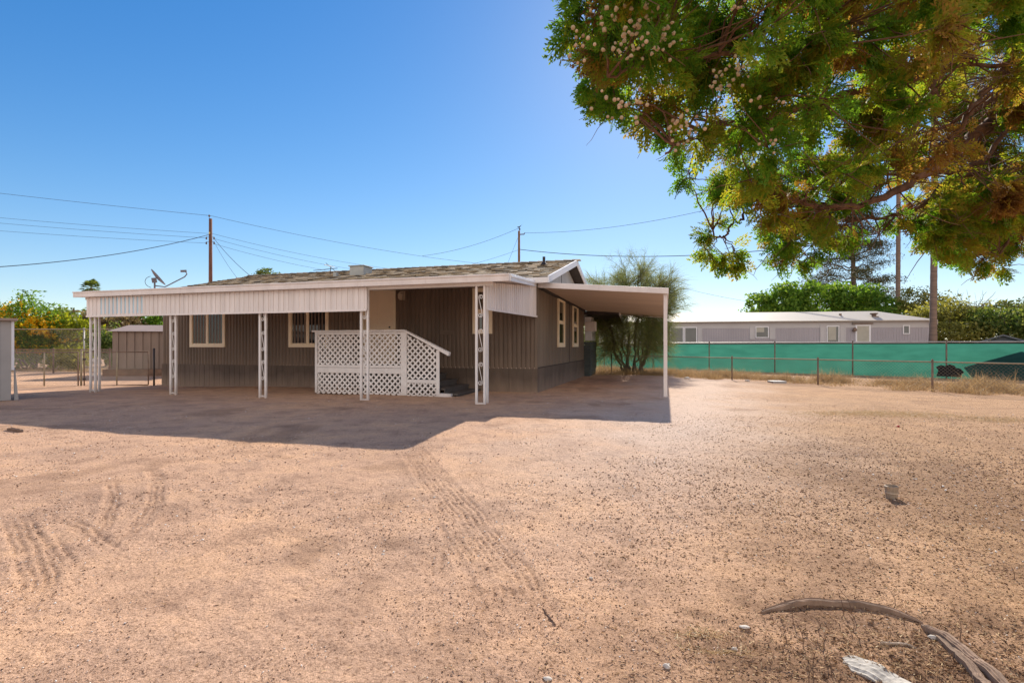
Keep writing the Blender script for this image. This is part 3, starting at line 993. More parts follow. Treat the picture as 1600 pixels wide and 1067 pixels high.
def rib_panel(name, p0, p1, z0, z1a, z1b, mat, parent, pitch=0.135, skip=None):
    """hanging ribbed sheet between two plan points"""
    p0, p1 = Vector((*p0, 0)), Vector((*p1, 0))
    d = p1 - p0
    L = d.length
    d.normalize()
    nrm = Vector((d.y, -d.x, 0))
    mb, alt = MB(), MB()
    n_ = max(1, int(round(L / pitch)))
    for i in range(n_):
        a, b_ = L * i / n_, L * (i + 1) / n_
        zt = z1a + (z1b - z1a) * (i + 0.5) / n_
        t = MB()
        for (s0, s1, off) in ((0.0, 0.56, 0.014), (0.56, 1.0, 0.004)):
            q0 = p0 + d * (a + (b_ - a) * s0)
            q1 = p0 + d * (a + (b_ - a) * s1 - 0.002)
            dst = alt if (skip and skip(i) and s0 > 0.5) else mb
            zl = z0 + (0.07 if dst is alt else 0)
            zh = zt - (0.03 if dst is alt else 0)
            dst.hexa([q0 + Vector((0, 0, zl)), q1 + Vector((0, 0, zl)), q1 + nrm * off + Vector((0, 0, zl)), q0 + nrm * off + Vector((0, 0, zl)),
                      q0 + Vector((0, 0, zh)), q1 + Vector((0, 0, zh)), q1 + nrm * off + Vector((0, 0, zh)), q0 + nrm * off + Vector((0, 0, zh))])
            if dst is alt:
                for (za, zc) in ((z0, zl - 0.001), (zh + 0.001, zt)):
                    mb.hexa([q0 + Vector((0, 0, za)), q1 + Vector((0, 0, za)), q1 + nrm * off + Vector((0, 0, za)), q0 + nrm * off + Vector((0, 0, za)),
                             q0 + Vector((0, 0, zc)), q1 + Vector((0, 0, zc)), q1 + nrm * off + Vector((0, 0, zc)), q0 + nrm * off + Vector((0, 0, zc))])
    for zc in (z0, ):
        mb.hexa([p0 + nrm * 0.024 + Vector((0, 0, zc - 0.01)), p1 + nrm * 0.024 + Vector((0, 0, zc - 0.01)), p1 + nrm * 0.034 + Vector((0, 0, zc - 0.01)), p0 + nrm * 0.034 + Vector((0, 0, zc - 0.01)),
                 p0 + nrm * 0.024 + Vector((0, 0, zc + 0.035)), p1 + nrm * 0.024 + Vector((0, 0, zc + 0.035)), p1 + nrm * 0.034 + Vector((0, 0, zc + 0.035)), p0 + nrm * 0.034 + Vector((0, 0, zc + 0.035))])
    ob = mb.build(name, mat, parent)
    if alt.v:
        alt.build('pale_blue_strip', M['bluepan'], ob)  # narrow flutes coloured pale blue
    return ob


rib_panel('valance', (-11.82, -3.10), (-3.14, -3.10), 2.03, zf - 0.1, zf - 0.1, M['pan'], aw, 0.145, skip=lambda i: 3 <= i <= 13)
rib_panel('end_valance', (-0.34, -3.02), (-0.005, -0.06), 2.0, zf - 0.09, zb - 0.09, M['pan'], aw, 0.125)


def scroll(c, rad, start, turns, sgn):
    pts = []
    for i in range(17):
        t = i / 16
        a = start + sgn * turns * 2 * math.pi * t
        r_ = rad * (1 - 0.72 * t)
        pts.append((c[0] + r_ * math.cos(a), c[1] + r_ * math.sin(a)))
    return pts


def awning_post(x0, x1, y, z1, corner=0):
    """two tubes joined by a foot, scrolls between; corner = x of a third tube further back"""
    p = MB()
    r_ = 0.024
    zb_ = -0.06
    p.box(x0 - r_, x0 + r_, y - r_, y + r_, zb_, z1)
    p.box(x1 - r_, x1 + r_, y - r_, y + r_, zb_, z1)
    p.box(x0 + r_, x1 - r_, y - r_ + 0.003, y + r_ - 0.003, 0.012, 0.055)
    if corner is not None:
        p.box(corner - r_, corner + r_, y + 0.20, y + 0.20 + 2 * r_, zb_, z1)
    po = p.build('post', M['white'], aw, 0.004)
    cx, wv = (x0 + x1) / 2, (x1 - x0) / 2 - r_
    for zc in (0.66, 1.36, 2.08):
        rad = wv * 0.78
        top = scroll((cx + wv * 0.15, zc + 0.19), rad, math.pi, 1.35, -1)
        bot = scroll((cx - wv * 0.15, zc - 0.19), rad, 0, 1.35, -1)
        path = top[::-1] + bot
        MB().tube([(a, y, b_) for a, b_ in path], 0.0075, 6).build('scroll', M['white'], po, smooth=True)
    return po


for xc, hw_, corner in ((-8.86, 0.085, None), (-6.05, 0.085, None), (-3.25, 0.085, None)):
    awning_post(xc - hw_, xc + hw_, -3.02, zf - 0.15, corner)
awning_post(-11.80, -11.62, -3.02, zf - 0.15, -11.80)
awning_post(-0.56, -0.38, -3.02, zf - 0.15, -0.40)

# ------------------------------------------------------------------ carport on the right side
cp = thing('carport', 'white flat roofed carport attached to side of mobile home', 'carport', HO, HR)
CX, CY = 3.32, 9.35
zi, zo, bk = 2.90, 2.64, -0.12
def cz(x, y):
    return zi + (zo - zi) * x / CX + bk * y / CY
rf = MB()
for k in range(28):
    y0, y1 = 0.05 + (CY - 0.1) * k / 28, 0.05 + (CY - 0.1) * (k + 1) / 28 - 0.012
    rf.hexa([(0.016, y0, cz(0, y0) - 0.07), (CX - 0.05, y0, cz(CX, y0) - 0.07), (CX - 0.05, y1, cz(CX, y1) - 0.07), (0.016, y1, cz(0, y1) - 0.07),
             (0.016, y0, cz(0, y0) - 0.04), (CX - 0.05, y0, cz(CX, y0) - 0.04), (CX - 0.05, y1, cz(CX, y1) - 0.04), (0.016, y1, cz(0, y1) - 0.04)])
rf.hexa([(0.016, 0.05, cz(0, 0.05) - 0.038), (CX - 0.05, 0.05, cz(CX, 0.05) - 0.038), (CX - 0.05, CY - 0.05, cz(CX, CY - 0.05) - 0.038), (0.016, CY - 0.05, cz(0, CY - 0.05) - 0.038),
         (0.016, 0.05, cz(0, 0.05) - 0.005), (CX - 0.05, 0.05, cz(CX, 0.05) - 0.005), (CX - 0.05, CY - 0.05, cz(CX, CY - 0.05) - 0.005), (0.016, CY - 0.05, cz(0, CY - 0.05) - 0.005)])
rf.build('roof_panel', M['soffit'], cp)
def slab(a, b_, w_, z0, z1):
    """fascia run between two plan points, thickness w_ to the right of the run"""
    a, b_ = Vector((*a, 0)), Vector((*b_, 0))
    d = (b_ - a).normalized()
    n_ = Vector((d.y, -d.x, 0)) * w_
    za, zb2 = cz(a.x, a.y), cz(b_.x, b_.y)
    V3 = lambda p, z: Vector((p.x, p.y, z))
    return [V3(a, za + z0), V3(b_, zb2 + z0), V3(b_ + n_, zb2 + z0), V3(a + n_, za + z0), V3(a, za + z1), V3(b_, zb2 + z1), V3(b_ + n_, zb2 + z1), V3(a + n_, za + z1)]
fs = MB()
fs.hexa(slab((0.02, 0.0), (CX, 0.0), -0.045, -0.12, 0.02))
fs.hexa(slab((CX - 0.045, 0.05), (CX - 0.045, CY - 0.05), 0.045, -0.12, 0.018))
fs.hexa(slab((0.02, CY - 0.045), (CX, CY - 0.045), -0.045, -0.12, 0.02))
fs.build('fascia', M['pan'], cp, 0.006)
for y, wd in ((0.10, 0.07), (4.6, 0.05), (CY - 0.4, 0.05)):
    p = MB()
    p.box(CX - 0.12, CX - 0.03, y, y + 0.03, -0.06, cz(CX, y) - 0.11)
    p.box(CX - 0.065, CX - 0.03, y + 0.032, y + 0.10, -0.06, cz(CX, y) - 0.11)
    p.build('post', M['pan'], cp, 0.004)
lb = MB()
lb.hexa(slab((0.016, 0.05), (0.016, HD), 0.05, -0.14, -0.072))
lb.build('ledger', M['seam'], cp)

# ------------------------------------------------------------------ satellite dish on the awning roof
ds = thing('satellite_dish', 'dark grey satellite dish on bent arm standing on patio awning', 'satellite dish', HO, HR)
b0 = Vector((-10.45, -2.2, zf + 0.07))
hz_ = Vector((0.62, 0.78, 0))
dm = MB()
dm.tube([b0, b0 - hz_ * 0.05 + Vector((0, 0, 0.10)), b0 - hz_ * 0.05 + Vector((0, 0, 0.34))], 0.022, 8)
dm.bar(b0 - hz_ * 0.12 + Vector((0, 0, 0.34)), b0 + hz_ * 0.0 + Vector((0, 0, 0.36)), 0.09, 0.13)
dm.build('mast', M['dish'], ds)
ax = (hz_ * 0.78 + Vector((0, 0, 0.62))).normalized()
cen = b0 + hz_ * 0.0 + Vector((0, 0, 0.42))
e1 = ax.cross(Vector((0, 0, 1))).normalized()
e2 = ax.cross(e1).normalized()
dsh = MB()
prof = [(0.0, 0.0), (0.09, 0.005), (0.16, 0.016), (0.23, 0.034), (0.28, 0.05)]
vs, fs_ = [], []
nseg = 24
for layer in (0, 1):
    for r_, h_ in prof:
        for j in range(nseg):
            t = 2 * math.pi * j / nseg
            vs.append(cen + e1 * (r_ * math.cos(t)) + e2 * (r_ * 0.95 * math.sin(t)) + ax * (h_ - 0.012 * layer))
k = len(prof)
for layer in (0, 1):
    o0 = layer * k * nseg
    for i in range(k - 1):
        for j in range(nseg):
            fs_.append((o0 + i * nseg + j, o0 + i * nseg + (j + 1) % nseg, o0 + (i + 1) * nseg + (j + 1) % nseg, o0 + (i + 1) * nseg + j))
for j in range(nseg):
    fs_.append(((k - 1) * nseg + j, (k - 1) * nseg + (j + 1) % nseg, k * nseg + (k - 1) * nseg + (j + 1) % nseg, k * nseg + (k - 1) * nseg + j))
dsh._add(vs, fs_)
dsh.build('reflector', M['dish'], ds, smooth=True)
ar = MB()
low = cen - Vector((0, 0, 0.24)) + hz_ * 0.19
tip = b0 + hz_ * 0.66 + Vector((0, 0, 0.50))
ar.tube([b0 + hz_ * -0.04 + Vector((0, 0, 0.2)), low, tip, tip + hz_ * 0.06 + Vector((0, 0, 0.09)), tip + hz_ * 0.02 + Vector((0, 0, 0.16))], 0.016, 8)
ar.bar(tip + hz_ * -0.10 + Vector((0, 0, 0.155)), tip + hz_ * 0.05 + Vector((0, 0, 0.175)), 0.06, 0.06)
ar.build('feed_arm', M['dish'], ds)
cb = MB()
cb.tube([b0 - hz_ * (0.10 + 0.17 * math.cos(t)) + Vector((0, 0, 0.3 + 0.16 * math.sin(t))) for t in np.linspace(1.3, -1.4, 12)], 0.007, 6)
cb.build('cable', M['darkmetal'], ds)

# ------------------------------------------------------------------ lattice porch with steps
po = thing('lattice_porch', 'white lattice clad porch with sloping rail before the front door', 'porch', HO, HR)
PF, PX0, PX1, PX2 = -1.75, -5.54, -2.95, -1.99


def clip_line(poly, p, d):
    lo, hi = -99.0, 99.0
    n_ = len(poly)
    for i in range(n_):
        a, b_ = poly[i], poly[(i + 1) % n_]
        nx_, nz_ = b_[1] - a[1], -(b_[0] - a[0])
        den = nx_ * d[0] + nz_ * d[1]
        num = nx_ * (a[0] - p[0]) + nz_ * (a[1] - p[1])
        if abs(den) < 1e-9:
            if num < 0: return None
            continue
        t = num / den
        if den > 0: hi = min(hi, t)
        else: lo = max(lo, t)
    return (lo, hi) if hi > lo + 0.03 else None


def lattice(poly, T, parent, pitch=0.108, wd=0.043, scallop=None):
    """diagonal slats in two layers clipped to a convex outline (a,z), counter-clockwise"""
    mb = MB(T)
    for lay, s in ((0, 1), (1, -1)):
        d = (math.sqrt(0.5), s * math.sqrt(0.5))
        nn = (-d[1], d[0])
        for k in range(-80, 81):
            p = (poly[0][0] + nn[0] * pitch * k, poly[0][1] + nn[1] * pitch * k)
            c = clip_line(poly, p, d)
            if not c: continue
            a = (p[0] + d[0] * c[0], p[1] + d[1] * c[0])
            b_ = (p[0] + d[0] * c[1], p[1] + d[1] * c[1])
            y0 = 0.008 * lay
            h = wd / 2
            q = [(a[0] - nn[0] * h, a[1] - nn[1] * h), (b_[0] - nn[0] * h, b_[1] - nn[1] * h), (b_[0] + nn[0] * h, b_[1] + nn[1] * h), (a[0] + nn[0] * h, a[1] + nn[1] * h)]
            mb.prism([(u, y0, v) for u, v in q], (0, 0.0075, 0))
    if scallop:
        x0, x1, z = scallop
        n_ = int(round((x1 - x0) / 0.153))
        for i in range(n_):
            cx_ = x0 + (x1 - x0) * (i + 0.5) / n_
            mb.prism([(cx_ + 0.068 * math.cos(t), -0.001, z + 0.068 * math.sin(t)) for t in np.linspace(math.pi, 2 * math.pi, 9)], (0, 0.015, 0))
    return mb.build('lattice_panel', M['lattice'], parent)


Tf = lambda p: (p[0], PF + p[1], p[2])
zd = 0.68
lattice([(PX0 + 0.07, zd + 0.07), (PX1 - 0.08, zd + 0.07), (PX1 - 0.08, 1.56), (PX0 + 0.07, 1.56)], Tf, po)
lattice([(PX0 + 0.05, 0.06), (PX1 - 0.10, 0.06), (PX1 - 0.10, zd - 0.12), (PX0 + 0.05, zd - 0.12)], Tf, po, scallop=(PX0 + 0.01, PX1 - 0.06, 0.07))
rise = lambda x: 1.60 - (x - PX1) * 0.46
lattice([(PX1 + 0.08, 0.43), (PX2 - 0.08, 0.43), (PX2 - 0.08, rise(PX2 - 0.08) - 0.05), (PX1 + 0.08, rise(PX1 + 0.08) - 0.05)], Tf, po)
lattice([(PX1 + 0.04, 0.04), (PX2 - 0.06, 0.04), (PX2 - 0.06, 0.33), (PX1 + 0.04, 0.33)], Tf, po, scallop=(PX1 + 0.02, PX2, 0.045))
Tl = lambda p: (PX0 + 0.004 + p[1], p[0], p[2])
lattice([(PF + 0.08, 0.06), (-0.08, 0.06), (-0.08, 1.56), (PF + 0.08, 1.56)], Tl, po)
fr = MB()
f0, f1 = PF - 0.022, PF - 0.002
fr.box(PX0, PX0 + 0.07, f0, f1, 0.02, 1.60).box(PX1 - 0.08, PX1 + 0.08, f0, f1, 0.02, 1.60)
fr.box(PX2 - 0.085, PX2, f0, f1, 0.0, rise(PX2) - 0.02)
fr.box(PX0 + 0.07, PX1 - 0.08, f0 + 0.003, f1, zd - 0.13, zd + 0.005).box(PX0 + 0.07, PX1 - 0.08, f0 - 0.006, f1, zd + 0.012, zd + 0.075)
fr.box(PX0 + 0.07, PX1 - 0.08, f0 + 0.003, f1, 1.53, 1.60)
fr.box(PX1 + 0.08, PX2 - 0.085, f0 + 0.003, f1, 0.33, 0.42)
fr.build('frame', M['lattice'], po, 0.004)
rl = MB()
rl.box(PX0 - 0.06, PX1 + 0.02, PF - 0.07, PF + 0.06, 1.603, 1.645)
rl.hexa([(PX1 + 0.021, PF - 0.07, 1.603), (-1.74, PF - 0.07, rise(-1.74) - 0.04), (-1.74, PF + 0.06, rise(-1.74) - 0.04), (PX1 + 0.021, PF + 0.06, 1.603),
         (PX1 + 0.021, PF - 0.07, 1.645), (-1.72, PF - 0.07, rise(-1.72) + 0.055), (-1.72, PF + 0.06, rise(-1.72) + 0.055), (PX1 + 0.021, PF + 0.06, 1.645)])
rl.build('handrail', M['lattice'], po, 0.005)
dk = MB()
for k in range(13):
    dk.box(PX0 + 0.06, PX1 + 0.05, PF + 0.03 + k * 0.13, PF + 0.03 + k * 0.13 + 0.124, zd - 0.04, zd)
dk.build('deck', M['deck'], po)
for i, (xa, z) in enumerate(((PX1 + 0.07, 0.50), (PX1 + 0.40, 0.35), (PX1 + 0.74, 0.21), (PX1 + 1.06, 0.09))):
    s_ = MB()
    s_.box(xa, xa + 0.34, PF + 0.06, -0.10, z - 0.04, z)
    s_.box(xa + 0.30, xa + 0.32, PF + 0.08, -0.12, z - 0.16, z - 0.042)
    s_.build('step', M['step'], po)
for xx in (PX0 + 0.06, PX1):
    MB().box(xx - 0.045, xx + 0.045, PF + 0.03, PF + 0.12, -0.05, 1.58).build('post', M['lattice'], po)
bd = MB()
bd.hexa([(-2.02, PF - 0.06, 0.0), (-1.68, PF - 0.05, 0.0), (-1.68, PF + 0.06, 0.0), (-2.02, PF + 0.05, 0.0), (-2.02, PF - 0.06, 0.10), (-1.68, PF - 0.05, 0.09), (-1.68, PF + 0.06, 0.09), (-2.02, PF + 0.05, 0.10)])
bd.build('base_board', M['lattice'], po)


# ------------------------------------------------------------------ fences
def chain_mesh(a, b_, z0, z1, parent, pitch=0.062, r_=0.0040, mat=None):
    """woven wire: two layers of slanting wires between plan points a, b"""
    a, b_ = np.array([*a, 0.0]), np.array([*b_, 0.0])
    L = np.linalg.norm(b_ - a)
    d = (b_ - a) / L
    nrm = np.array([d[1], -d[0], 0])
    H = z1 - z0
    rows = []
    for sgn, off in ((1, 0.003), (-1, -0.003)):
        s = np.arange(-H, L + H, pitch * 1.414)
        u0, u1 = (s, s + H) if sgn > 0 else (s + H, s)
        t0, t1 = np.zeros_like(s), np.ones_like(s)
        for lim, side in ((0.0, 1), (L, -1)):
            du = u1 - u0
            tc_ = (lim - u0) / du
            ins0 = (u0 - lim) * side >= 0
            ins1 = (u1 - lim) * side >= 0
            t0 = np.where(~ins0 & ins1, np.maximum(t0, tc_), t0)
            t1 = np.where(ins0 & ~ins1, np.minimum(t1, tc_), t1)
            t0 = np.where(~ins0 & ~ins1, 2.0, t0)
        ok = t1 > t0 + 0.01
        ua, ub = (u0 + (u1 - u0) * t0)[ok], (u0 + (u1 - u0) * t1)[ok]
        za, zb_ = (z0 + H * t0)[ok], (z0 + H * t1)[ok]
        rows.append((a + d * ua[:, None] + nrm * off + np.array([0, 0, 1]) * za[:, None], a + d * ub[:, None] + nrm * off + np.array([0, 0, 1]) * zb_[:, None]))
    A = np.concatenate([r0 for r0, r1 in rows])
    B = np.concatenate([r1 for r0, r1 in rows])
    e = d * 0.707 * r_
    n2 = nrm * r_
    up = np.array([0, 0, 0.707 * r_])
    cor = [n2, e - up * 0 - n2 * 0.5, -e - n2 * 0.5]
    V_ = np.stack([A + c for c in cor] + [B + c for c in cor], 1)
    base = (np.arange(len(A)) * 6)[:, None, None]
    q = np.array([[0, 1, 4, 3], [1, 2, 5, 4], [2, 0, 3, 5]])[None]
    return npmesh('wire_mesh', V_.reshape(-1, 3), (base + q).reshape(-1, 4), mat or M['mesh'], parent)


def post_mb(x, y, z0, z1, r_):
    p = MB()
    p.tube([(x, y, z0), (x, y, z1)], r_, 8)
    p.lathe([(r_ * 1.2, 0), (r_ * 1.15, 0.02), (r_ * 0.5, 0.045)], (x, y, z1), 8)
    return p


def fence(name, label, cat, pts, z0, z1, pr, rr_, pm, rm, group=None, meshm=None, posts=None, mesh=True):
    f = thing(name, label, cat, (pts[0][0], pts[0][1], 0), 0, group)
    off = Vector((pts[0][0], pts[0][1], 0))
    loc = lambda p: (p[0] - off.x, p[1] - off.y)
    for p in (posts or pts):
        q = loc(p)
        post_mb(q[0], q[1], -0.15, z1 - 0.0, pr).build('post', pm, f, smooth=True)
    tr = MB()
    tr.tube([(*loc(p), z1 - 0.03) for p in pts], rr_, 8)
    tr.build('top_rail', rm, f, smooth=True)
    if mesh:
        for a, b_ in zip(pts[:-1], pts[1:]):
            chain_mesh(loc(a), loc(b_), z0, z1 - 0.04, f, mat=meshm)
    return f


# low fence on the right
def lf(s):
    return (7.95 - 0.6 * s, 18.5 + 0.8 * s)
sp = 2.88
pts = [lf(s * sp) for s in (-3, -2, -1, 0, 1, 2, 3)]
fence('chain_link_fence', 'low chain link fence with rusty posts before the green screen', 'fence', pts, 0.05, 0.84, 0.025, 0.018, M['rust'], M['olivepipe'])
# tall green-screened fence behind it
def gf(s):
    return (16.8 + 0.747 * s, 19.8 - 0.664 * s)
sp = 3.05
pts = [gf(s * sp) for s in (3, 2, 1, 0, -1, -2, -3, -4, -5, -6)]
gfz = 1.42
gfo = fence('screened_fence', 'tall chain link fence hung with green wind screen fabric', 'fence', pts, 0.05, gfz, 0.027, 0.024, M['rust'], M['galv'], mesh=False)
off = Vector((pts[0][0], pts[0][1], 0))
nrm = Vector((-0.664, -0.747, 0))
# fabric: sagging, wrinkled sheet tied behind the posts
nu, nv = 220, 12
Lf = 9 * 3.05
Vs = np.zeros((nv + 1, nu + 1, 3))
for j in range(nv + 1):
    for i in range(nu + 1):
        s = Lf * i / nu
        px_, py_ = gf(9.15 - s)
        z = -0.06 + (gfz - 0.10 + 0.06) * j / nv
        wv = 0.02 * math.sin(s * 2.06) * (1 - j / nv) + 0.015 * math.sin(s * 9 + 3 * z) * float(vnoise(np.array([s * 0.7]), np.array([1.7]))[0]) * 2 + 0.05 * float(vnoise(np.array([s * 1.7]), np.array([z * 1.1]))[0])
        if j == 0: z += 0.05 * float(vnoise(np.array([s * 0.9]), np.array([0.5]))[0])
        tear = max(0.0, 1 - abs(s - 23.4) / 3.6)
        z -= tear * (0.25 * (j / nv)) * (0.6 + 0.8 * float(vnoise(np.array([s * 1.3]), np.array([2.2]))[0]))
        Vs[j, i] = (px_ - off.x + 0.664 * 0.06 - nrm.x * wv, py_ - off.y + 0.747 * 0.06 - nrm.y * wv, z)
ii = np.arange((nu + 1) * (nv + 1)).reshape(nv + 1, nu + 1)
npmesh('screen_fabric', Vs.reshape(-1, 3), np.stack([ii[:-1, :-1], ii[:-1, 1:], ii[1:, 1:], ii[1:, :-1]], -1).reshape(-1, 4), M['screen'], gfo, smooth=True)
bb = MB()
for k in range(9):
    a, c = Vector((*gf(9.15 - k * 3.05), 0)) - off, Vector((*gf(9.15 - (k + 1) * 3.05), 0)) - off
    bb.bar(a + Vector((0.02, 0.03, gfz - 0.085)), c + Vector((0.02, 0.03, gfz - 0.085 - 0.01 * (k % 2))), 0.012, 0.035)
bb.build('binding', M['binding_and_shadow'], gfo)
pa = MB()  # shadow on the backlit screen, modelled as a flat dark sheet
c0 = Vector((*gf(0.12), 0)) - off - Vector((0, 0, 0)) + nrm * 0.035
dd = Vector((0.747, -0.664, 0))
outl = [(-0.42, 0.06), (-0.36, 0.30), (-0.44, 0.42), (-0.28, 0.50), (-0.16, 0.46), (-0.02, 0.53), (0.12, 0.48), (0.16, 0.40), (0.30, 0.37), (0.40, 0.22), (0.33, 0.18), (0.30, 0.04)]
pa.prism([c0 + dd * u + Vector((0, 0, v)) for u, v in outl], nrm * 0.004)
pa.build('painted_shadow', M['binding_and_shadow'], gfo)

# gates and fences on the left
GA, GB = Vector((-15.75, 15.9, 0)), Vector((-12.05, 17.2, 0))
def gate(name, label, s0, s1, z0, z1, group):
    d = (GB - GA).normalized()
    a, b_ = GA + d * s0, GA + d * s1
    g_ = thing(name, label, 'gate', a, math.atan2(d.y, d.x), group)
    L = s1 - s0
    f = MB()
    f.tube([(0, 0, z0), (L, 0, z0)], 0.02, 8).tube([(0, 0, z1), (L, 0, z1)], 0.02, 8).tube([(0, 0, z0), (0, 0, z1)], 0.02, 8).tube([(L, 0, z0), (L, 0, z1)], 0.02, 8)
    f.build('frame', M['rust'], g_, smooth=True)
    MB().tube([(L / 2, 0, z0), (L / 2, 0, z1)], 0.02, 8).build('brace', M['olivepipe'], g_, smooth=True)
    chain_mesh((0.02, 0), (L - 0.02, 0), z0, z1, g_)
    for zh in (z0 + 0.2, z1 - 0.26):
        MB().box(-0.03, 0.05, -0.03, 0.03, zh, zh + 0.06).build('hinge', M['darkmetal'], g_)
    return g_
GL = (GB - GA).length
gate('chain_link_gate', 'rusty chain link gate leaf beside the pale grey cabinet', 0.1, 1.86, -0.06, 1.04, 'chain link gates')
gate('chain_link_gate', 'rusty chain link gate leaf next to house end before brown shed', 2.02, 3.78, -0.06, 1.04, 'chain link gates')
d = (GB - GA).normalized()
for s, z1, m_, lab in ((1.94, 1.08, 'olivepipe', 'short weathered pipe post where the two gate leaves meet'), (GL + 0.02, 1.12, 'darkmetal', 'dark steel gate post beside the left end of house')):
    p = GA + d * s
    o = post_mb(0, 0, -0.2, z1, 0.03).build('gate_post', M[m_], None, smooth=True)
    o.location = (p.x, p.y, 0)
    tag(o, lab, 'post', 'gate posts')
fence('tall_mesh_fence', 'tall weathered mesh fence in front of the flowering shrubs', 'fence', [(-32, 26.2), (-26.0, 26.2), (-21.9, 26.2), (-17.5, 26.6), (-13, 27)], 0.05, 2.12, 0.035, 0.028, M['galv'], M['olivepipe'])
fence('short_mesh_fence', 'short rusty mesh fence behind the two gates', 'fence', [(-26, 23.0), (-20.6, 23.0), (-18.15, 23.1), (-15.6, 23.4)], 0.05, 1.10, 0.032, 0.024, M['rust'], M['rust'])

# ------------------------------------------------------------------ brown shed, pale cabinet
sd = thing('garden_shed', 'brown ribbed metal shed with pale roof behind the gate', 'shed', (-16.6, 21.2, 0), R(10))
b1 = MB()
b1.box(0.05, 3.95, 0.05, 2.95, 0.28, 1.84)
for k in range(13):
    x0 = 0.05 + k * 0.305
    b1.box(x0 + 0.02, x0 + 0.20, 0.02, 0.049, 0.28, 1.84)
    b1.box(0.02, 0.049, 0.05 + k * 0.22, 0.05 + k * 0.22 + 0.13, 0.28, 1.84)
b1.build('wall', M['shed'], sd)
b2 = MB()
b2.prism([(-0.1, -0.12, 1.845), (-0.1, 3.12, 1.845), (-0.1, 1.5, 2.16)], (4.2, 0, 0))
b2.build('roof', M['shedroof'], sd)
b3 = MB()
b3.box(-0.25, 4.1, -0.15, 3.1, -0.2, 0.275)
b3.build('base', M['brick'], sd, 0.02)

cbn = thing('storage_cabinet', 'pale grey metal storage cabinet with brown lid at yard edge', 'cabinet', (-11.30, 11.55, 0), R(52))
b1 = MB()
b1.box(-1.5, 0, 0, 1.2, 0.02, 1.80)
for k in range(5):
    b1.box(-1.4 + k * 0.3, -1.38 + k * 0.3, -0.008, -0.001, 0.05, 1.78)
b1.build('body', M['palegrey'], cbn, 0.01)
MB().box(-1.56, 0.10, -0.10, 1.3, 1.803, 1.86).build('lid', M['shedroof'], cbn, 0.01)
MB().box(0.002, 0.05, -0.015, 0.05, 0.7, 1.80).build('corner_trim', M['trimwhite'], cbn)
MB().prism([(0.055, 0.02, -0.05), (0.13, 0.02, -0.05), (0.07, 0.02, 0.75), (0.055, 0.02, 0.75)], (0, 0.06, 0)).build('leaning_board', M['palegrey'], cbn)

# ------------------------------------------------------------------ neighbour's trailer
tr_ = thing('neighbor_trailer', 'long grey ribbed trailer home with flat white roof beyond green fence', 'trailer', (26.9, 33.0, 0), math.atan2(-0.168, 0.986))
TL, TD = 21.0, 3.8
b1 = MB()
b1.box(-TL, 0, 0, TD, 0.35, 2.84)
b1.build('wall', M['trailerlight'], tr_)
b1 = MB()
k = 0
x = -TL + 0.05
while x < -0.1:
    b1.box(x, x + 0.13, -0.02, -0.001, 0.4, 2.42)
    x += 0.16
b1.build('siding', M['trailer'], tr_)
b1 = MB()
b1.box(-TL, 0, -0.03, -0.002, 2.43, 2.84)
b1.build('frieze', M['trailerlight'], tr_)
b1 = MB()
b1.prism([(0.35, -0.25, 2.845), (0.35, TD + 0.25, 2.845), (-0.9, TD / 2, 3.62)], (0.0001, 0, 0))
b1 = MB()
vs = [(-TL - 0.2, -0.28, 2.845), (0.30, -0.28, 2.845), (0.30, TD + 0.28, 2.845), (-TL - 0.2, TD + 0.28, 2.845), (-TL - 0.2, -0.28, 2.90), (0.30, -0.28, 2.90), (0.30, TD + 0.28, 2.90), (-TL - 0.2, TD + 0.28, 2.90), (-TL - 0.2, TD / 2, 3.62), (-2.2, TD / 2, 3.62)]
b1._add(vs, [(0, 1, 2, 3), (0, 1, 5, 4), (1, 2, 6, 5), (2, 3, 7, 6), (3, 0, 4, 8, 7), (4, 5, 9, 8), (5, 6, 9), (6, 7, 8, 9)])
b1.build('roof', M['trailerroof'], tr_)
b1 = MB()
b1.box(0.302, 0.33, -0.28, TD + 0.28, 2.6, 2.9)
b1.box(0.001, 0.30, -0.22, TD + 0.2, 2.62, 2.842)
b1.build('end_fascia', M['trailerroof'], tr_)
b1 = MB()
b1.box(-4.9, -4.78, 0.9, 1.02, 3.1, 3.42)
b1.box(-3.1, -2.7, 0.5, 0.9, 3.0, 3.2)
b1.lathe([(0.14, 0), (0.14, 0.12), (0.24, 0.16), (0.24, 0.22)], (-2.9, 0.7, 3.2), 10)
b1.build('roof_vent', M['rust'], tr_)


def t_window(px0, px1, py0, py1, glass, frame, name='window', fw=0.06, sill=False):
    """window on the trailer's long wall given by its photo columns and rows"""
    ca, sa = 0.986, -0.168
    def hit(px):
        k_ = (px - 800) / F
        t = (26.9 - k_ * 33.0) / (ca - k_ * sa)
        return -t, 33.0 - t * sa
    x0, Y0 = hit(px0)
    x1, Y1 = hit(px1)
    Ym = (Y0 + Y1) / 2
    z1 = CAMH - (py0 - HY) / F * Ym
    z0 = CAMH - (py1 - HY) / F * Ym
    f = MB()
    f.box(x0, x0 + fw, -0.06, -0.032, z0, z1).box(x1 - fw, x1, -0.06, -0.032, z0, z1).box(x0 + fw, x1 - fw, -0.058, -0.032, z1 - fw, z1).box(x0 + fw, x1 - fw, -0.058, -0.032, z0, z0 + fw)
    o = f.build(name, M[frame], tr_)
    MB().box(x0 + fw, x1 - fw, -0.05, -0.034, z0 + fw, z1 - fw).build('pane', M[glass], o)
    return o, x0, x1, z0, z1


def shutter(px0, px1, py0, py1):
    o, x0, x1, z0, z1 = t_window(px0, px1, py0, py1, 'trailerlight', 'trailerlight', 'shutter', 0.08)


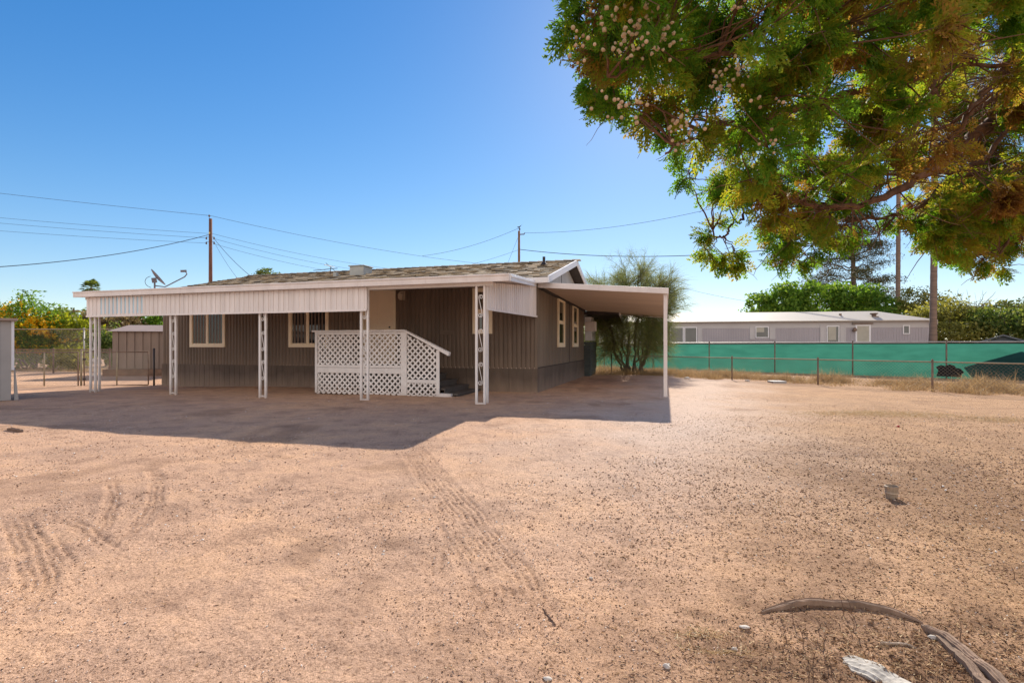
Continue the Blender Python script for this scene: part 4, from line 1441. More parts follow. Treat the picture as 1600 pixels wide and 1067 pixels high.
o, *_ = t_window(1047, 1068, 511, 536, 'farglass', 'trimwhite')
o, *_ = t_window(1069, 1089, 511, 536, 'farglass', 'trimwhite')
shutter(1090, 1097, 511, 536)
shutter(1171, 1179, 509, 530)
shutter(1202, 1211, 509, 530)
o, x0, x1, z0, z1 = t_window(1180, 1201, 510, 528, 'farglass', 'trimwhite')
MB().box(x0 + 0.07, x1 - 0.3, -0.053, -0.0505, (z0 + z1) / 2, z1 - 0.07).build('blind', M['blind'], o)
shutter(1281, 1290, 508, 536)
shutter(1312, 1321, 508, 536)
o, x0, x1, z0, z1 = t_window(1291, 1311, 509, 536, 'farglass', 'trimwhite')
MB().box(x0 + 0.1, x1 - 0.2, -0.053, -0.0505, z0 + 0.2, z1 - 0.07).build('blind', M['blind'], o)
o, x0, x1, z0, z1 = t_window(1336, 1360, 507, 536, 'blind', 'trimwhite', 'door', 0.10)
MB().box(x0 - 0.2, x1 + 0.1, -0.16, -0.032, z1 + 0.03, z1 + 0.10).build('door_hood', M['rust'], tr_)
t_window(1410, 1421, 508, 522, 'farglass', 'trimwhite')
lm = MB()
lm.lathe([(0.12, 0), (0.14, 0.1), (0.06, 0.24)], (-4.45, -0.16, 2.2), 10)
lm.box(-4.5, -4.4, -0.1, -0.031, 2.2, 2.4)
lm.build('wall_lamp', M['rust'], tr_)

# shed behind the green screen: its peaked roof shows above the fence, its shadow falls on the cloth
ks = thing('storage_shed', 'low grey shed with peaked roof just behind the green screen', 'shed', (18.75, 19.55, 0), math.atan2(-0.664, 0.747))
b1 = MB()
b1.prism([(-1.3, 0.05, -0.05), (1.3, 0.05, -0.05), (1.3, 0.05, 1.08), (0, 0.05, 1.60), (-1.3, 0.05, 1.08)], (0, 2.6, 0))
b1.build('wall', M['greyroof'], ks)
for sg in (-1, 1):
    b1 = MB()
    b1.hexa([(0, -0.12, 1.62), (sg * 1.55, -0.12, 1.02), (sg * 1.55, 2.8, 1.02), (0, 2.8, 1.62), (0, -0.12, 1.68), (sg * 1.55, -0.12, 1.07), (sg * 1.55, 2.8, 1.07), (0, 2.8, 1.68)])
    b1.build('roof', M['greyroof'], ks)


# ------------------------------------------------------------------ utility poles, wires, bird
def pole(px, ytop, Y, r0, r1, mat, label):
    top = at(px, ytop, Y)
    t = thing('utility_pole', label, 'utility pole', (top.x, top.y, 0), 0, 'utility poles behind the house')
    MB().tube([(0, 0, -0.2), (0, 0, top.z * 0.5), (0, 0, top.z)], [r0, (r0 + r1) / 2, r1], 12).build('shaft', mat, t, smooth=True)
    return t, top.z


YP1 = 48.0
p1, h1 = pole(329, 342, YP1, 0.19, 0.14, M['pole'], 'reddish brown utility pole behind the satellite dish')
q = MB()
q.tube([(-0.12, 0, h1 - 0.5), (-0.12, 0, h1 + 0.18)], 0.02, 6)
q.lathe([(0.05, 0), (0.09, 0.05), (0.09, 0.12), (0.04, 0.2)], (-0.12, 0, h1 + 0.18), 10)
q.build('top_insulator', M['insul'], p1)
for dz in (1.85, 2.3):
    for sx in (-1, 1):
        s_ = MB()
        s_.lathe([(0.05, -0.1), (0.08, -0.05), (0.05, 0), (0.08, 0.05), (0.05, 0.1)], (sx * 0.36, -0.05, h1 - dz), 8)
        s_.tube([(sx * 0.1, 0, h1 - dz + 0.12), (sx * 0.4, -0.05, h1 - dz + 0.12)], 0.018, 6)
        s_.build('insulator', M['insul'], p1)
MB().box(-0.05, 0.06, -0.2, -0.14, h1 - 1.45, h1 - 1.28).build('tag_plate', paint('brass_tag', (0.6, 0.45, 0.12), 0.5, 0.1), p1)
YP2 = 56.0
p2, h2 = pole(811, 361, YP2, 0.17, 0.12, M['pole2'], 'tan utility pole with a bird on top behind the roof')
q = MB()
q.tube([(0.06, 0, h2 - 0.1), (0.06, 0, h2 + 0.22)], 0.03, 6)
q.lathe([(0.06, 0), (0.10, 0.05), (0.10, 0.14), (0.05, 0.2)], (0.06, 0, h2 + 0.1), 10)
q.build('top_insulator', M['insul'], p2)
q = MB()
q.tube([(0.1, 0, h2 - 0.38), (0.55, 0, h2 - 0.36), (0.62, 0, h2 - 0.22)], 0.06, 8)
q.build('bracket', M['insul'], p2)
# bird: one skinned body facing left, tail up to the right
bt = thing('bird', 'small dark bird perched on the tan utility pole', 'bird', (at(811, 361, YP2).x + 0.06, YP2, h2 + 0.30))
def ring_body(rings, n_=10):
    mb = MB()
    vs, fs_ = [], []
    for (cx_, cy_, cz_, rx_, rz_) in rings:
        for j in range(n_):
            t_ = 2 * math.pi * j / n_
            vs.append((cx_ + 0.35 * rz_ * math.sin(t_), cy_ + rx_ * math.cos(t_), cz_ + rz_ * math.sin(t_)))
    k_ = len(rings)
    for i in range(k_ - 1):
        for j in range(n_):
            fs_.append((i * n_ + j, i * n_ + (j + 1) % n_, (i + 1) * n_ + (j + 1) % n_, (i + 1) * n_ + j))
    fs_ += [tuple(range(n_)), tuple((k_ - 1) * n_ + j for j in range(n_))]
    return mb._add(vs, fs_)
ring_body([(-0.30, 0, 0.10, 0.005, 0.005), (-0.25, 0, 0.11, 0.015, 0.012), (-0.22, 0, 0.12, 0.04, 0.045), (-0.16, 0, 0.13, 0.045, 0.055), (-0.10, 0, 0.12, 0.05, 0.055), (-0.02, 0, 0.14, 0.08, 0.09), (0.08, 0, 0.20, 0.075, 0.08), (0.15, 0, 0.27, 0.04, 0.035), (0.26, 0, 0.40, 0.03, 0.012)]).build('body', M['bird'], bt, smooth=True)
lg = MB()
for sy in (-0.03, 0.03):
    lg.tube([(0.0, sy, -0.01), (0.0, sy, 0.08)], 0.01, 6)
lg.build('legs', M['bird'], bt)


def wire(label, a, b_, sag, r_=0.013, n_=24, group='overhead wires'):
    a, b_ = Vector(a), Vector(b_)
    w_ = MB()
    w_.tube([(a.lerp(b_, i / n_) - Vector((0, 0, sag * 4 * (i / n_) * (1 - i / n_)))) - a for i in range(n_ + 1)], r_, 6)
    o = w_.build('overhead_wire', M['wire'], None, smooth=True)
    o.location = a
    return tag(o, label, 'wire', group)


P1 = lambda px, py: at(px, py, YP1)
wire('highest thin wire left of the reddish pole', at(-160, 283, 46), P1(327, 337), 0.10, 0.016)
wire('second thin wire down, left of the reddish pole', at(-160, 325, 46), P1(326, 365), 0.15)
wire('third thin wire down, left of the reddish pole', at(-160, 334, 46), P1(322, 372), 0.15)
wire('lowest thin wire running left from the reddish pole', at(-160, 348, 46), P1(322, 380), 0.15)
wire('thick dark drop cable sagging left from the reddish pole', at(-160, 424, 30), P1(326, 367), 0.7, 0.030)
wire('long thin wire from reddish pole top passing down behind roof', P1(328, 337), at(860, 422, 62), 0.75, 0.015)
wire('upper of three parallel wires right of the reddish pole', P1(331, 365), at(680, 427, 62), 0.55)
wire('middle of three parallel wires right of the reddish pole', P1(334, 373), at(650, 432, 62), 0.55)
wire('lower of three parallel wires right of the reddish pole', P1(334, 381), at(610, 434, 62), 0.55)
wire('steep dark service cable from reddish pole to the roof', P1(333, 371), at(400, 438, 40), 0.25, 0.020)
wire('steepest thin guy wire from reddish pole to the roof', P1(334, 377), at(375, 440, 40), 0.2, 0.013)
wire('sagging wire joining the tan pole from the left', at(660, 400, 58), at(812, 356, YP2), 0.45, 0.017)
wire('bowed wire rising right from the tan pole bracket', at(820, 364, YP2), at(1330, 262, 40), 1.3, 0.017)
wire('thick twisted cable running level right from the tan pole', at(813, 390, YP2), at(1500, 346, 40), 1.6, 0.034)
wire('thin low wire left of the tan pole above the ridge', at(640, 432, 58), at(809, 391, YP2), 0.35, 0.014)
wire('steep guy wire down the left side of the tan pole', at(809, 372, YP2), at(788, 425, 52), 0.0, 0.015)
wire('faint distant wire between the wispy tree and the hedge', at(1060, 448, 70), at(1190, 474, 70), 0.2, 0.016)


# ------------------------------------------------------------------ trees and shrubs
def limb(pts, r0, r1, wob, rng, n_=10):
    """wandering tapered path"""
    pts = [Vector(p) for p in pts]
    out = []
    k = len(pts) - 1
    for i in range(n_ + 1):
        t = i / n_ * k
        j = min(int(t), k - 1)
        f = t - j
        p0, p1_, p2_, p3 = pts[max(j - 1, 0)], pts[j], pts[j + 1], pts[min(j + 2, k)]
        p = 0.5 * ((2 * p1_) + (p2_ - p0) * f + (2 * p0 - 5 * p1_ + 4 * p2_ - p3) * f * f + (3 * p1_ - p0 - 3 * p2_ + p3) * f ** 3)
        out.append(p + Vector(rng.normal(0, wob, 3)) * (0 if i in (0, n_) else 1))
    rs = [r0 + (r1 - r0) * i / n_ for i in range(n_ + 1)]
    return out, rs


def shrub(name, label, cat, px, pybase, Y, blobs, n_, size, mat, seed, group=None, aspect=0.55, stem=0.05, clumps=22, tight=0.27, flowers=0):
    """blobs in photo px around the base column: (dx px, py centre, rx px, ry px)"""
    rng = np.random.default_rng(seed)
    base = at(px, pybase, Y)
    base.z = gz1(base.x, base.y) if Y < 40 else 0.0
    t = thing(name, label, cat, base, 0, group)
    bl = []
    for (dx, py, rx, ry) in blobs:
        c = at(px + dx, py, Y) - base
        bl.append((c.x, c.y + rng.uniform(-0.2, 0.2) * rx / F * Y, c.z, rx / F * Y, rx / F * Y * 0.9, ry / F * Y))
    pts = cloud(bl, n_, rng, clumps, tight)
    pts = pts[pts[:, 2] > 0.02]
    leaves('foliage', pts, size, mat, t, rng, aspect)
    st = MB()
    for b_ in bl:
        p, r_ = limb([(b_[0] * 0.1, b_[1] * 0.1, -0.1), (b_[0] * 0.4, b_[1] * 0.4, b_[2] * 0.5), (b_[0], b_[1], b_[2])], stem, stem * 0.3, 0.05 * b_[3], rng, 7)
        st.tube(p, r_, 7)
        for _ in range(6):
            d_ = rng.normal(size=3)
            d_ /= np.linalg.norm(d_)
            e_ = Vector((b_[0] + d_[0] * b_[3] * 0.9, b_[1] + d_[1] * b_[4] * 0.9, b_[2] + d_[2] * b_[5] * 0.9))
            if e_.z > 0.05:
                p, r_ = limb([(b_[0], b_[1], b_[2]), e_], stem * 0.35, stem * 0.08, 0.03 * b_[3], rng, 4)
                st.tube(p, r_, 5)
    st.build('stem', M['barkgrey'], t, smooth=True)
    if flowers:
        d_ = np.array([(b_[0], b_[1], b_[2], b_[3], b_[4], b_[5]) for b_ in bl])
        k = rng.integers(0, len(bl), flowers)
        u = rng.normal(size=(flowers, 3))
        u /= np.linalg.norm(u, axis=1, keepdims=True)
        u[:, 1] = -np.abs(u[:, 1]) * 0.9
        u[:, 2] = np.abs(u[:, 2]) * 1.0 - 0.25
        cc = d_[k, :3] + u * d_[k, 3:6] * 0.98
        reps = np.repeat(cc, 14, axis=0) + rng.normal(0, 0.09, (flowers * 14, 3))
        leaves('blossoms', reps, 0.13, M['flower'], t, rng, 0.8)
    return t


# left of the house
shrub('flowering_shrub', 'tall green shrub covered in yellow orange blossoms by the gates', 'shrub', 48, 572, 27.5,
      [(-52, 510, 38, 36), (-15, 505, 40, 42), (22, 520, 34, 36), (-30, 545, 44, 28), (30, 548, 34, 24), (50, 530, 26, 22)], 15000, 0.17, M['leaf_green'], 21, flowers=300, aspect=0.4)
shrub('lime_shrub', 'bright lime yellow leafed shrub left of the awning post', 'shrub', 118, 568, 28,
      [(-22, 515, 22, 26), (5, 522, 26, 24), (-5, 545, 34, 24)], 6000, 0.18, M['leaf_yellow'], 22, 'shrubs beyond the left fences')
shrub('dry_shrub', 'dry tan shrub between lime shrub and brown shed', 'shrub', 160, 562, 31,
      [(10, 505, 34, 22), (35, 512, 26, 20)], 5000, 0.22, M['leaf_dry'], 23, 'shrubs beyond the left fences')
shrub('round_bush', 'small rounded dark green bush left of brown shed', 'shrub', 172, 578, 25,
      [(-4, 532, 20, 26), (10, 550, 18, 22)], 4500, 0.13, M['leaf_mid'], 24, 'shrubs beyond the left fences')
shrub('green_hedge', 'leafy green hedge showing above the brown shed roof', 'hedge', 220, 560, 33,
      [(-25, 506, 24, 12), (8, 502, 26, 12), (40, 500, 24, 14), (0, 525, 50, 16)], 6000, 0.20, M['leaf_green'], 25)
shrub('straw_bush', 'pale straw coloured low bush behind the short fence', 'shrub', 108, 582, 25.5,
      [(0, 560, 18, 16), (12, 565, 14, 12)], 2500, 0.12, M['leaf_olive'], 26, 'shrubs beyond the left fences')
shrub('hazy_tree', 'grey green distant tree above the lime shrub', 'tree', 118, 556, 62,
      [(-5, 505, 30, 22), (30, 510, 26, 20)], 5000, 0.32, M['leaf_mid'], 27, stem=0.15)
shrub('distant_tree', 'thin grey green treetop peeking over the ridge beside the pole', 'tree', 418, 556, 90,
      [(0, 428, 15, 8), (-12, 436, 14, 10)], 1800, 0.28, M['leaf_mid'], 28, stem=0.22)
for k, (px, w_, h_) in enumerate(((-40, 60, 38), (30, 50, 30), (95, 44, 26), (200, 50, 22))):
    shrub('distant_tree', ['dense green tree at the far left edge', 'dark green tree behind yellow blossoms', 'dark green tree far behind the lime shrub', 'dark green tree far behind brown shed'][k], 'tree', px, 553, 75,
          [(-w_ * 0.4, 540 - h_ * 0.5, w_ * 0.6, h_ * 0.6), (w_ * 0.3, 540 - h_ * 0.45, w_ * 0.6, h_ * 0.6)], 5000, 0.45, M['leaf_dark'], 40 + k, 'distant trees left of the house', stem=0.2)


def palm(name, label, px, pybase, Y, ztop, r0, crown_r, seed, nfr=34, group=None):
    rng = np.random.default_rng(seed)
    base = at(px, pybase, Y)
    t = thing(name, label, 'palm tree', (base.x, base.y, 0), 0, group)
    tk = MB()
    n_ = 60
    pts, rs = [], []
    for i in range(n_ + 1):
        f = i / n_
        pts.append((0.12 * math.sin(f * 2.2), 0, -0.2 + (ztop + 0.2) * f))
        rs.append((r0 * (1.25 - 0.35 * min(1, f * 6)) if f < 0.16 else r0 * (0.9 - 0.15 * f)) * (1 + 0.05 * (i % 2)))
    tk.tube(pts, rs, 14)
    tk.build('trunk', M['palmtrunk'], t, smooth=True)
    top = Vector(pts[-1])
    Vv, Ff_ = [], []
    dry_v, dry_f = [], []
    for i in range(nfr):
        az = 2 * math.pi * (i * 0.618)
        el = R(75) - R(125) * (i / nfr)
        dry = i > nfr * 0.8
        L_ = crown_r * rng.uniform(0.8, 1.1)
        d_ = Vector((math.cos(az) * math.cos(el), math.sin(az) * math.cos(el), math.sin(el)))
        s_ = d_.cross(Vector((0, 0, 1)))
        s_ = s_.normalized() if s_.length > 1e-3 else Vector((1, 0, 0))
        u_ = s_.cross(d_)
        hub = top + d_ * (L_ * 0.45) - Vector((0, 0, 0.03))
        vv, ff = (dry_v, dry_f) if dry else (Vv, Ff_)
        o_ = len(vv)
        vv += [top - s_ * 0.02, top + s_ * 0.02, hub + s_ * 0.015, hub - s_ * 0.015]
        ff.append((o_, o_ + 1, o_ + 2, o_ + 3))
        for a in np.linspace(-1.25, 1.25, 15):
            ray = d_ * math.cos(a) + s_ * math.sin(a)
            nr = ray.cross(u_).normalized()
            ln = L_ * 0.62 * (1 - 0.18 * abs(a))
            o_ = len(vv)
            midp = hub + ray * ln * 0.55
            tipp = hub + ray * ln - Vector((0, 0, ln * 0.22))
            vv += [hub, midp + nr * 0.045 * crown_r, tipp, midp - nr * 0.045 * crown_r]
            ff.append((o_, o_ + 1, o_ + 2, o_ + 3))
    npmesh('crown', [tuple(v) for v in Vv], Ff_, M['leaf_mid'], t)
    npmesh('dead_frond', [tuple(v) for v in dry_v], dry_f, M['leaf_dry'], t)
    return t


palm('fan_palm', 'small fan palm top peeking over the awning left end', 141, 556, 60, at(141, 450, 60).z, 0.2, 1.25, 31)
palm('fan_palm', 'thick palm trunk standing at the end of neighbor trailer', 1457, 556, 31, 17.5, 0.20, 2.2, 32, group='tall palms behind the green fence')
palm('fan_palm', 'slender palm trunk rising behind the white trailer roof', 1402, 556, 50, 26.0, 0.22, 2.2, 33, group='tall palms behind the green fence')

# right of the house
shrub('hedge_tree', 'rounded bright green tree mass over the white trailer roof', 'tree', 1280, 556, 46,
      [(-84, 480, 26, 20), (-52, 470, 34, 26), (-8, 466, 36, 24), (40, 466, 42, 24), (84, 476, 30, 16), (118, 484, 26, 10), (-60, 496, 46, 22), (50, 496, 60, 20)], 20000, 0.30, M['leaf_green'], 51, stem=0.14)
shrub('olive_bush', 'olive yellow bush right behind the thick palm trunk', 'shrub', 1480, 560, 36,
      [(-30, 500, 28, 22), (5, 494, 32, 26), (40, 502, 34, 24), (10, 520, 60, 22)], 7500, 0.22, M['leaf_olive'], 52, 'bushes behind the green fence')
shrub('olive_bush', 'rounded dense green bush at the right edge behind shed', 'shrub', 1592, 560, 34,
      [(-30, 504, 36, 24), (14, 502, 38, 26), (60, 495, 46, 36), (0, 522, 50, 20)], 8500, 0.22, M['leaf_mid'], 53, 'bushes behind the green fence')
shrub('thin_tree', 'thin leafed yellow green tree between the two palm trunks', 'tree', 1440, 556, 44,
      [(-10, 470, 26, 20), (20, 478, 24, 18), (-24, 488, 20, 14)], 2600, 0.20, M['leaf_olive'], 54, stem=0.08)
shrub('back_tree', 'wide dark green tree line tree behind the olive bush', 'tree', 1545, 556, 60,
      [(-50, 500, 46, 18), (0, 494, 46, 20), (60, 490, 56, 24), (110, 480, 50, 30)], 7000, 0.40, M['leaf_dark'], 55, stem=0.16)
for k, (px, w_, h_) in enumerate(((940, 70, 30), (1080, 70, 24), (1190, 70, 30), (1400, 80, 30), (1680, 90, 60))):
    shrub('distant_tree', ['dark tree far behind the carport roof', 'low dark tree far behind the trailer left end', 'dark tree far behind the rounded green tree', 'dark tree far behind the slender palm', 'dark tree beyond the right edge bush'][k], 'tree', px, 551, 88,
          [(-w_ * 0.4, 545 - h_ * 0.5, w_ * 0.6, h_ * 0.6), (w_ * 0.3, 545 - h_ * 0.45, w_ * 0.6, h_ * 0.6)], 4500, 0.5, M['leaf_dark'], 60 + k, 'distant trees right of the house', stem=0.2)

# bare tree on the right
rng = np.random.default_rng(71)
bt_ = thing('bare_tree', 'leafless dead tree standing above the olive bush', 'tree', (at(1520, 556, 40).x, 40, 0))
st = MB()
hT = at(1520, 452, 40).z
st.tube([(0, 0, -0.2), (0.1, 0, hT * 0.5), (0.0, 0, hT * 0.75)], [0.14, 0.09, 0.06], 8)
for i in range(26):
    a = Vector((0.02, 0, hT * rng.uniform(0.5, 0.76)))
    az = rng.uniform(0, 6.28)
    L_ = rng.uniform(1.0, 2.4)
    e_ = a + Vector((math.cos(az) * L_ * 0.8, math.sin(az) * L_ * 0.5, L_ * rng.uniform(0.3, 0.8)))
    p, r_ = limb([a, a.lerp(e_, 0.5) + Vector((0, 0, -0.12)), e_], 0.035, 0.010, 0.06, rng, 6)
    st.tube(p, r_, 5)
    for _ in range(4):
        s0 = Vector(p[rng.integers(2, 6)])
        e2 = s0 + Vector(rng.normal(0, 0.35, 3)) + Vector((0, 0, 0.2))
        p2_, r2_ = limb([s0, e2], 0.013, 0.006, 0.03, rng, 3)
        st.tube(p2_, r2_, 4)
st.build('trunk', M['barkgrey'], bt_, smooth=True)

# Aleppo-like pine: trunk, level limbs, flat needle pads
rng = np.random.default_rng(72)
pn = thing('pine_tree', 'dark spreading pine behind the rounded green tree', 'tree', (at(1330, 556, 58).x, 58, 0))
st = MB()
hP = 17.5
st.tube([(0, 0, -0.2), (0.3, 0, 6), (0.2, 0, 12), (0.6, 0, hP)], [0.38, 0.3, 0.2, 0.06], 10)
cl = []
for i in range(46):
    z = 4.6 + (hP - 4.8) * (i / 46) ** 0.9
    az = i * 2.4 + rng.uniform(-0.4, 0.4)
    L_ = (6.2 - 4.3 * (z / hP) ** 2) * rng.uniform(0.65, 1.1)
    e_ = Vector((math.cos(az) * L_, math.sin(az) * L_ * 0.8, z + L_ * rng.uniform(-0.12, 0.22)))
    p, r_ = limb([(0.25, 0, z), Vector((0.25, 0, z)).lerp(e_, 0.5) + Vector((0, 0, 0.3)), e_], 0.09, 0.025, 0.12, rng, 7)
    st.tube(p, r_, 6)
    for j in range(3, 8):
        for _ in range(2):
            c = np.array(p[j]) + rng.normal(0, 0.35, 3) * np.array([1, 1, 0.4])
            cl.append(np.array(c)[None] + rng.normal(0, 1, (90, 3)) * np.array([0.55, 0.55, 0.2]))
st.build('trunk', M['barkgrey'], pn, smooth=True)
leaves('needles', np.concatenate(cl), 0.22, M['leaf_pine'], pn, rng, 0.28)

# wispy palo verde behind the carport
rng = np.random.default_rng(73)
YV = 23.0
bv = at(988, 575, YV)
pv = thing('wispy_tree', 'wispy olive green desert tree behind the carport', 'tree', (bv.x, YV, 0))
st = MB()
P0, D_, L_ = [], [], []
for i in range(12):
    az = 2 * math.pi * i / 12 * 5 + rng.uniform(-0.25, 0.25)
    tilt = rng.uniform(0.08, 0.85)
    hh = rng.uniform(3.8, 5.1) * (1 - 0.22 * tilt)
    e_ = Vector((math.cos(az) * hh * tilt * 0.66, math.sin(az) * hh * tilt * 0.5, hh))
    m_ = Vector((e_.x * 0.5 + 0.25 * math.cos(az), e_.y * 0.5, hh * 0.38))
    p, r_ = limb([(math.cos(az) * 0.22, math.sin(az) * 0.16, -0.15), m_, e_], 0.06, 0.02, 0.07, rng, 12)
    st.tube(p, r_, 7)
    for j in range(5, 13):
        for _ in range(4 if j < 8 else 8):
            s0 = Vector(p[j])
            out = Vector((s0.x, s0.y, 0))
            out = (out.normalized() if out.length > 0.05 else Vector((math.cos(az), math.sin(az), 0)))
            d_ = (out * rng.uniform(0.1, 1.0) + Vector(rng.normal(0, 0.5, 3)) + Vector((0, 0, rng.uniform(-0.15, 0.9)))).normalized()
            l_ = rng.uniform(0.5, 1.15)
            e2 = s0 + d_ * l_
            p2_, r2_ = limb([s0, e2], 0.014, 0.005, 0.04, rng, 4)
            st.tube(p2_, r2_, 4)
            for q_ in p2_[1:]:
                for _ in range(11):
                    P0.append(np.array(q_) + rng.normal(0, 0.05, 3))
                    D_.append(np.array(d_) * 0.9 + rng.normal(0, 0.55, 3) + np.array([0, 0, 0.15]))
                    L_.append(rng.uniform(0.25, 0.75))
# low drooping skirts round the base
for i in range(430):
    az = rng.uniform(0, 2 * math.pi)
    rr0 = rng.uniform(0.5, 1.7)
    s0 = np.array([math.cos(az) * rr0, math.sin(az) * rr0, rng.uniform(0.7, 2.6)])
    for _ in range(12):
        P0.append(s0 + rng.normal(0, 0.12, 3))
        D_.append(np.array([math.cos(az) * 0.8, math.sin(az) * 0.8, -0.25]) + rng.normal(0, 0.45, 3))
        L_.append(rng.uniform(0.3, 0.8))
st.build('trunk', M['barkgrey'], pv, smooth=True)
P0, D_, L_ = np.array(P0), np.array(D_), np.array(L_)
ribbons('twigs', P0, D_, L_, rng.uniform(0.006, 0.014, len(P0)), M['leaf_paloverde'], pv, rng, 0.22, 3)

# dry grass along the fences
rng = np.random.default_rng(74)
P0, D_, L_ = [], [], []
def tuft(x, y, n_, hgt, spread):
    for _ in range(n_):
        qx, qy = x + rng.normal(0, spread), y + rng.normal(0, spread * 0.6)
        P0.append((qx, qy, 0.0))
        D_.append((rng.normal(0, 0.5), rng.normal(0, 0.5), 1.0))
        L_.append(hgt * rng.uniform(0.4, 1.2))
for s in np.arange(-9.5, 9, 0.16):
    x, y = lf(s)
    dens = float(vnoise(np.array([s * 0.8]), np.array([4.0]))[0]) + 0.5
    for off_ in (0.15, 0.6, 1.2, 2.0, 2.8):
        if rng.random() < 0.45 + 0.6 * dens:
            tuft(x + 0.8 * off_ + rng.normal(0, 0.2), y + 0.6 * off_ + rng.normal(0, 0.2), int(20 + 34 * dens), 0.16 + 0.5 * dens * rng.random(), 0.15)
for px, Y, h_ in ((1075, 21, 0.45), (1120, 20.5, 0.55), (1130, 20, 0.7), (1160, 19.5, 0.5), (1200, 18.6, 0.45), (1230, 18, 0.55), (1300, 17.6, 0.75), (1310, 17.4, 0.6), (1390, 16.5, 0.45), (1440, 16, 0.6), (1530, 14.6, 0.8), (1545, 14.4, 0.7), (1590, 13.6, 0.6)):
    for _ in range(16):
        x = (px - 800) / F * Y
        tuft(x + rng.normal(0, 0.28), Y + rng.normal(0, 0.2), 34, h_ * rng.uniform(0.5, 1.25), 0.12)
for _ in range(130):                       # under the wispy tree and by the left fences
    tuft(bv.x + rng.normal(0, 1.6), YV - 0.4 + rng.normal(0, 0.6), 26, rng.uniform(0.15, 0.5), 0.2)
for _ in range(90):
    tuft(rng.uniform(-26, -17), rng.uniform(24.2, 27), 22, rng.uniform(0.15, 0.45), 0.25)
P0, D_, L_ = np.array(P0, float), np.array(D_, float), np.array(L_, float)
P0[:, 2] = gz(P0[:, 0], P0[:, 1]) - 0.01
o = ribbons('dry_grass', P0, D_, L_, rng.uniform(0.006, 0.014, len(P0)), M['straw'], None, rng, 0.35, 3)
tag(o, 'straw coloured dry grass growing along the fences', 'grass', kind='stuff')
# thin yellow patches of low dead grass in the open yard
P0 = []
for (px, py, wx, wy, k) in ((1375, 648, 1.5, 0.5, 9000), (1560, 655, 0.8, 0.35, 2500), (1095, 985, 0.16, 0.035, 170), (1120, 1010, 0.14, 0.03, 110)):
    gx, gy = gpt(px, py)
    P0.append(np.stack([gx + rng.normal(0, wx * 0.5, k), gy + rng.normal(0, wy * 0.5, k), np.zeros(k)], -1))
P0 = np.concatenate(P0)
P0[:, 2] = gz(P0[:, 0], P0[:, 1])
D_ = rng.normal(0, 1, P0.shape)
D_[:, 2] = np.abs(D_[:, 2]) * 0.35
o = ribbons('low_grass', P0, D_, rng.uniform(0.03, 0.075, len(P0)), rng.uniform(0.002, 0.0045, len(P0)), M['yellowgrass'], None, rng, 0.2, 2)
tag(o, 'flattened yellowish dead grass patches in the dirt yard', 'grass', kind='stuff')

# ------------------------------------------------------------------ boulders and small things on the ground
def rock(name, px, py, wpx, hpx, mat, label, cat, seed, group=None):
    rng = np.random.default_rng(seed)
    x, y = gpt(px, py)
    sc_ = y / F
    bm = bmesh.new()
    bmesh.ops.create_icosphere(bm, subdivisions=3, radius=1)
    ph = rng.uniform(0, 9, 6)
    for v in bm.verts:
        c = v.co
        f = 1 + 0.16 * math.sin(2.1 * c.x + ph[0] + 1.3 * c.y) + 0.12 * math.sin(3.3 * c.y + ph[1] + 2 * c.z) + 0.07 * math.sin(6 * c.z + ph[2] + 4 * c.x)
        v.co = Vector((c.x * f * wpx / 2 * sc_, c.y * f * wpx / 2 * sc_ * 0.8, max(c.z, -0.5) * f * hpx / 2 * sc_))
    me = bpy.data.meshes.new(name)
    bm.to_mesh(me)
    bm.free()
    for p in me.polygons: p.use_smooth = wpx > 12
    me.materials.append(mat)
    o = bpy.data.objects.new(name, me)
    COL.objects.link(o)
    o.location = (x, y, gz1(x, y) + hpx * sc_ * 0.2)
    o.rotation_euler = (0, 0, rng.uniform(-0.4, 0.4))
    return tag(o, label, cat, group)


for i, (px, py, wp, hp, lab) in enumerate(((32, 566, 24, 13, 'large pale boulder behind the left gate leaf'), (54, 568, 14, 9, 'small tan boulder right of the pale boulder'),
                                           (80, 569, 16, 9, 'brown boulder right beside the short fence post'), (136, 567, 14, 16, 'whitish boulder behind the meeting gate posts'), (150, 569, 16, 10, 'tan boulder left of brown shed base'))):
    rock('boulder', px, py, wp, hp, M['stone'] if i in (0, 3) else M['rock'], lab, 'boulder', 80 + i, 'boulders beyond the left gates')
for i, (px, py, wp, hp, lab) in enumerate(((599, 862, 7, 4, 'bright white pebble in the left middle of the dirt yard'), (924, 900, 8, 5, 'white pebble right of the tyre track'), (855, 1057, 16, 8, 'smooth grey stone at the bottom edge of the yard'),
                                           (1042, 1040, 14, 9, 'pale flat stone left of the white wood'), (1148, 1007, 10, 6, 'small pale stone beside the yellow grass wisp'), (1163, 975, 18, 7, 'flat greyish stone near the left end of edging'),
                                           (1457, 998, 16, 9, 'pale pink stone at the joint of edging'), (1073, 592, 12, 6, 'white rock by the grass beside the carport'), (1168, 597, 9, 5, 'small white rock before the low fence'))):
    rock('stone', px, py, wp * 0.8, hp * 0.75, M['stone'], lab, 'stone', 90 + i, 'loose stones in the yard')
x, y = gpt(1214, 599)
s_ = MB().box(-0.22, 0.22, -0.2, 0.2, -0.02, 0.07)
o = s_.build('paving_slab', M['palegrey'], None, 0.012)
o.location = (x, y, gz1(x, y))
tag(o, 'pale square paving slab lying before the low fence', 'slab')

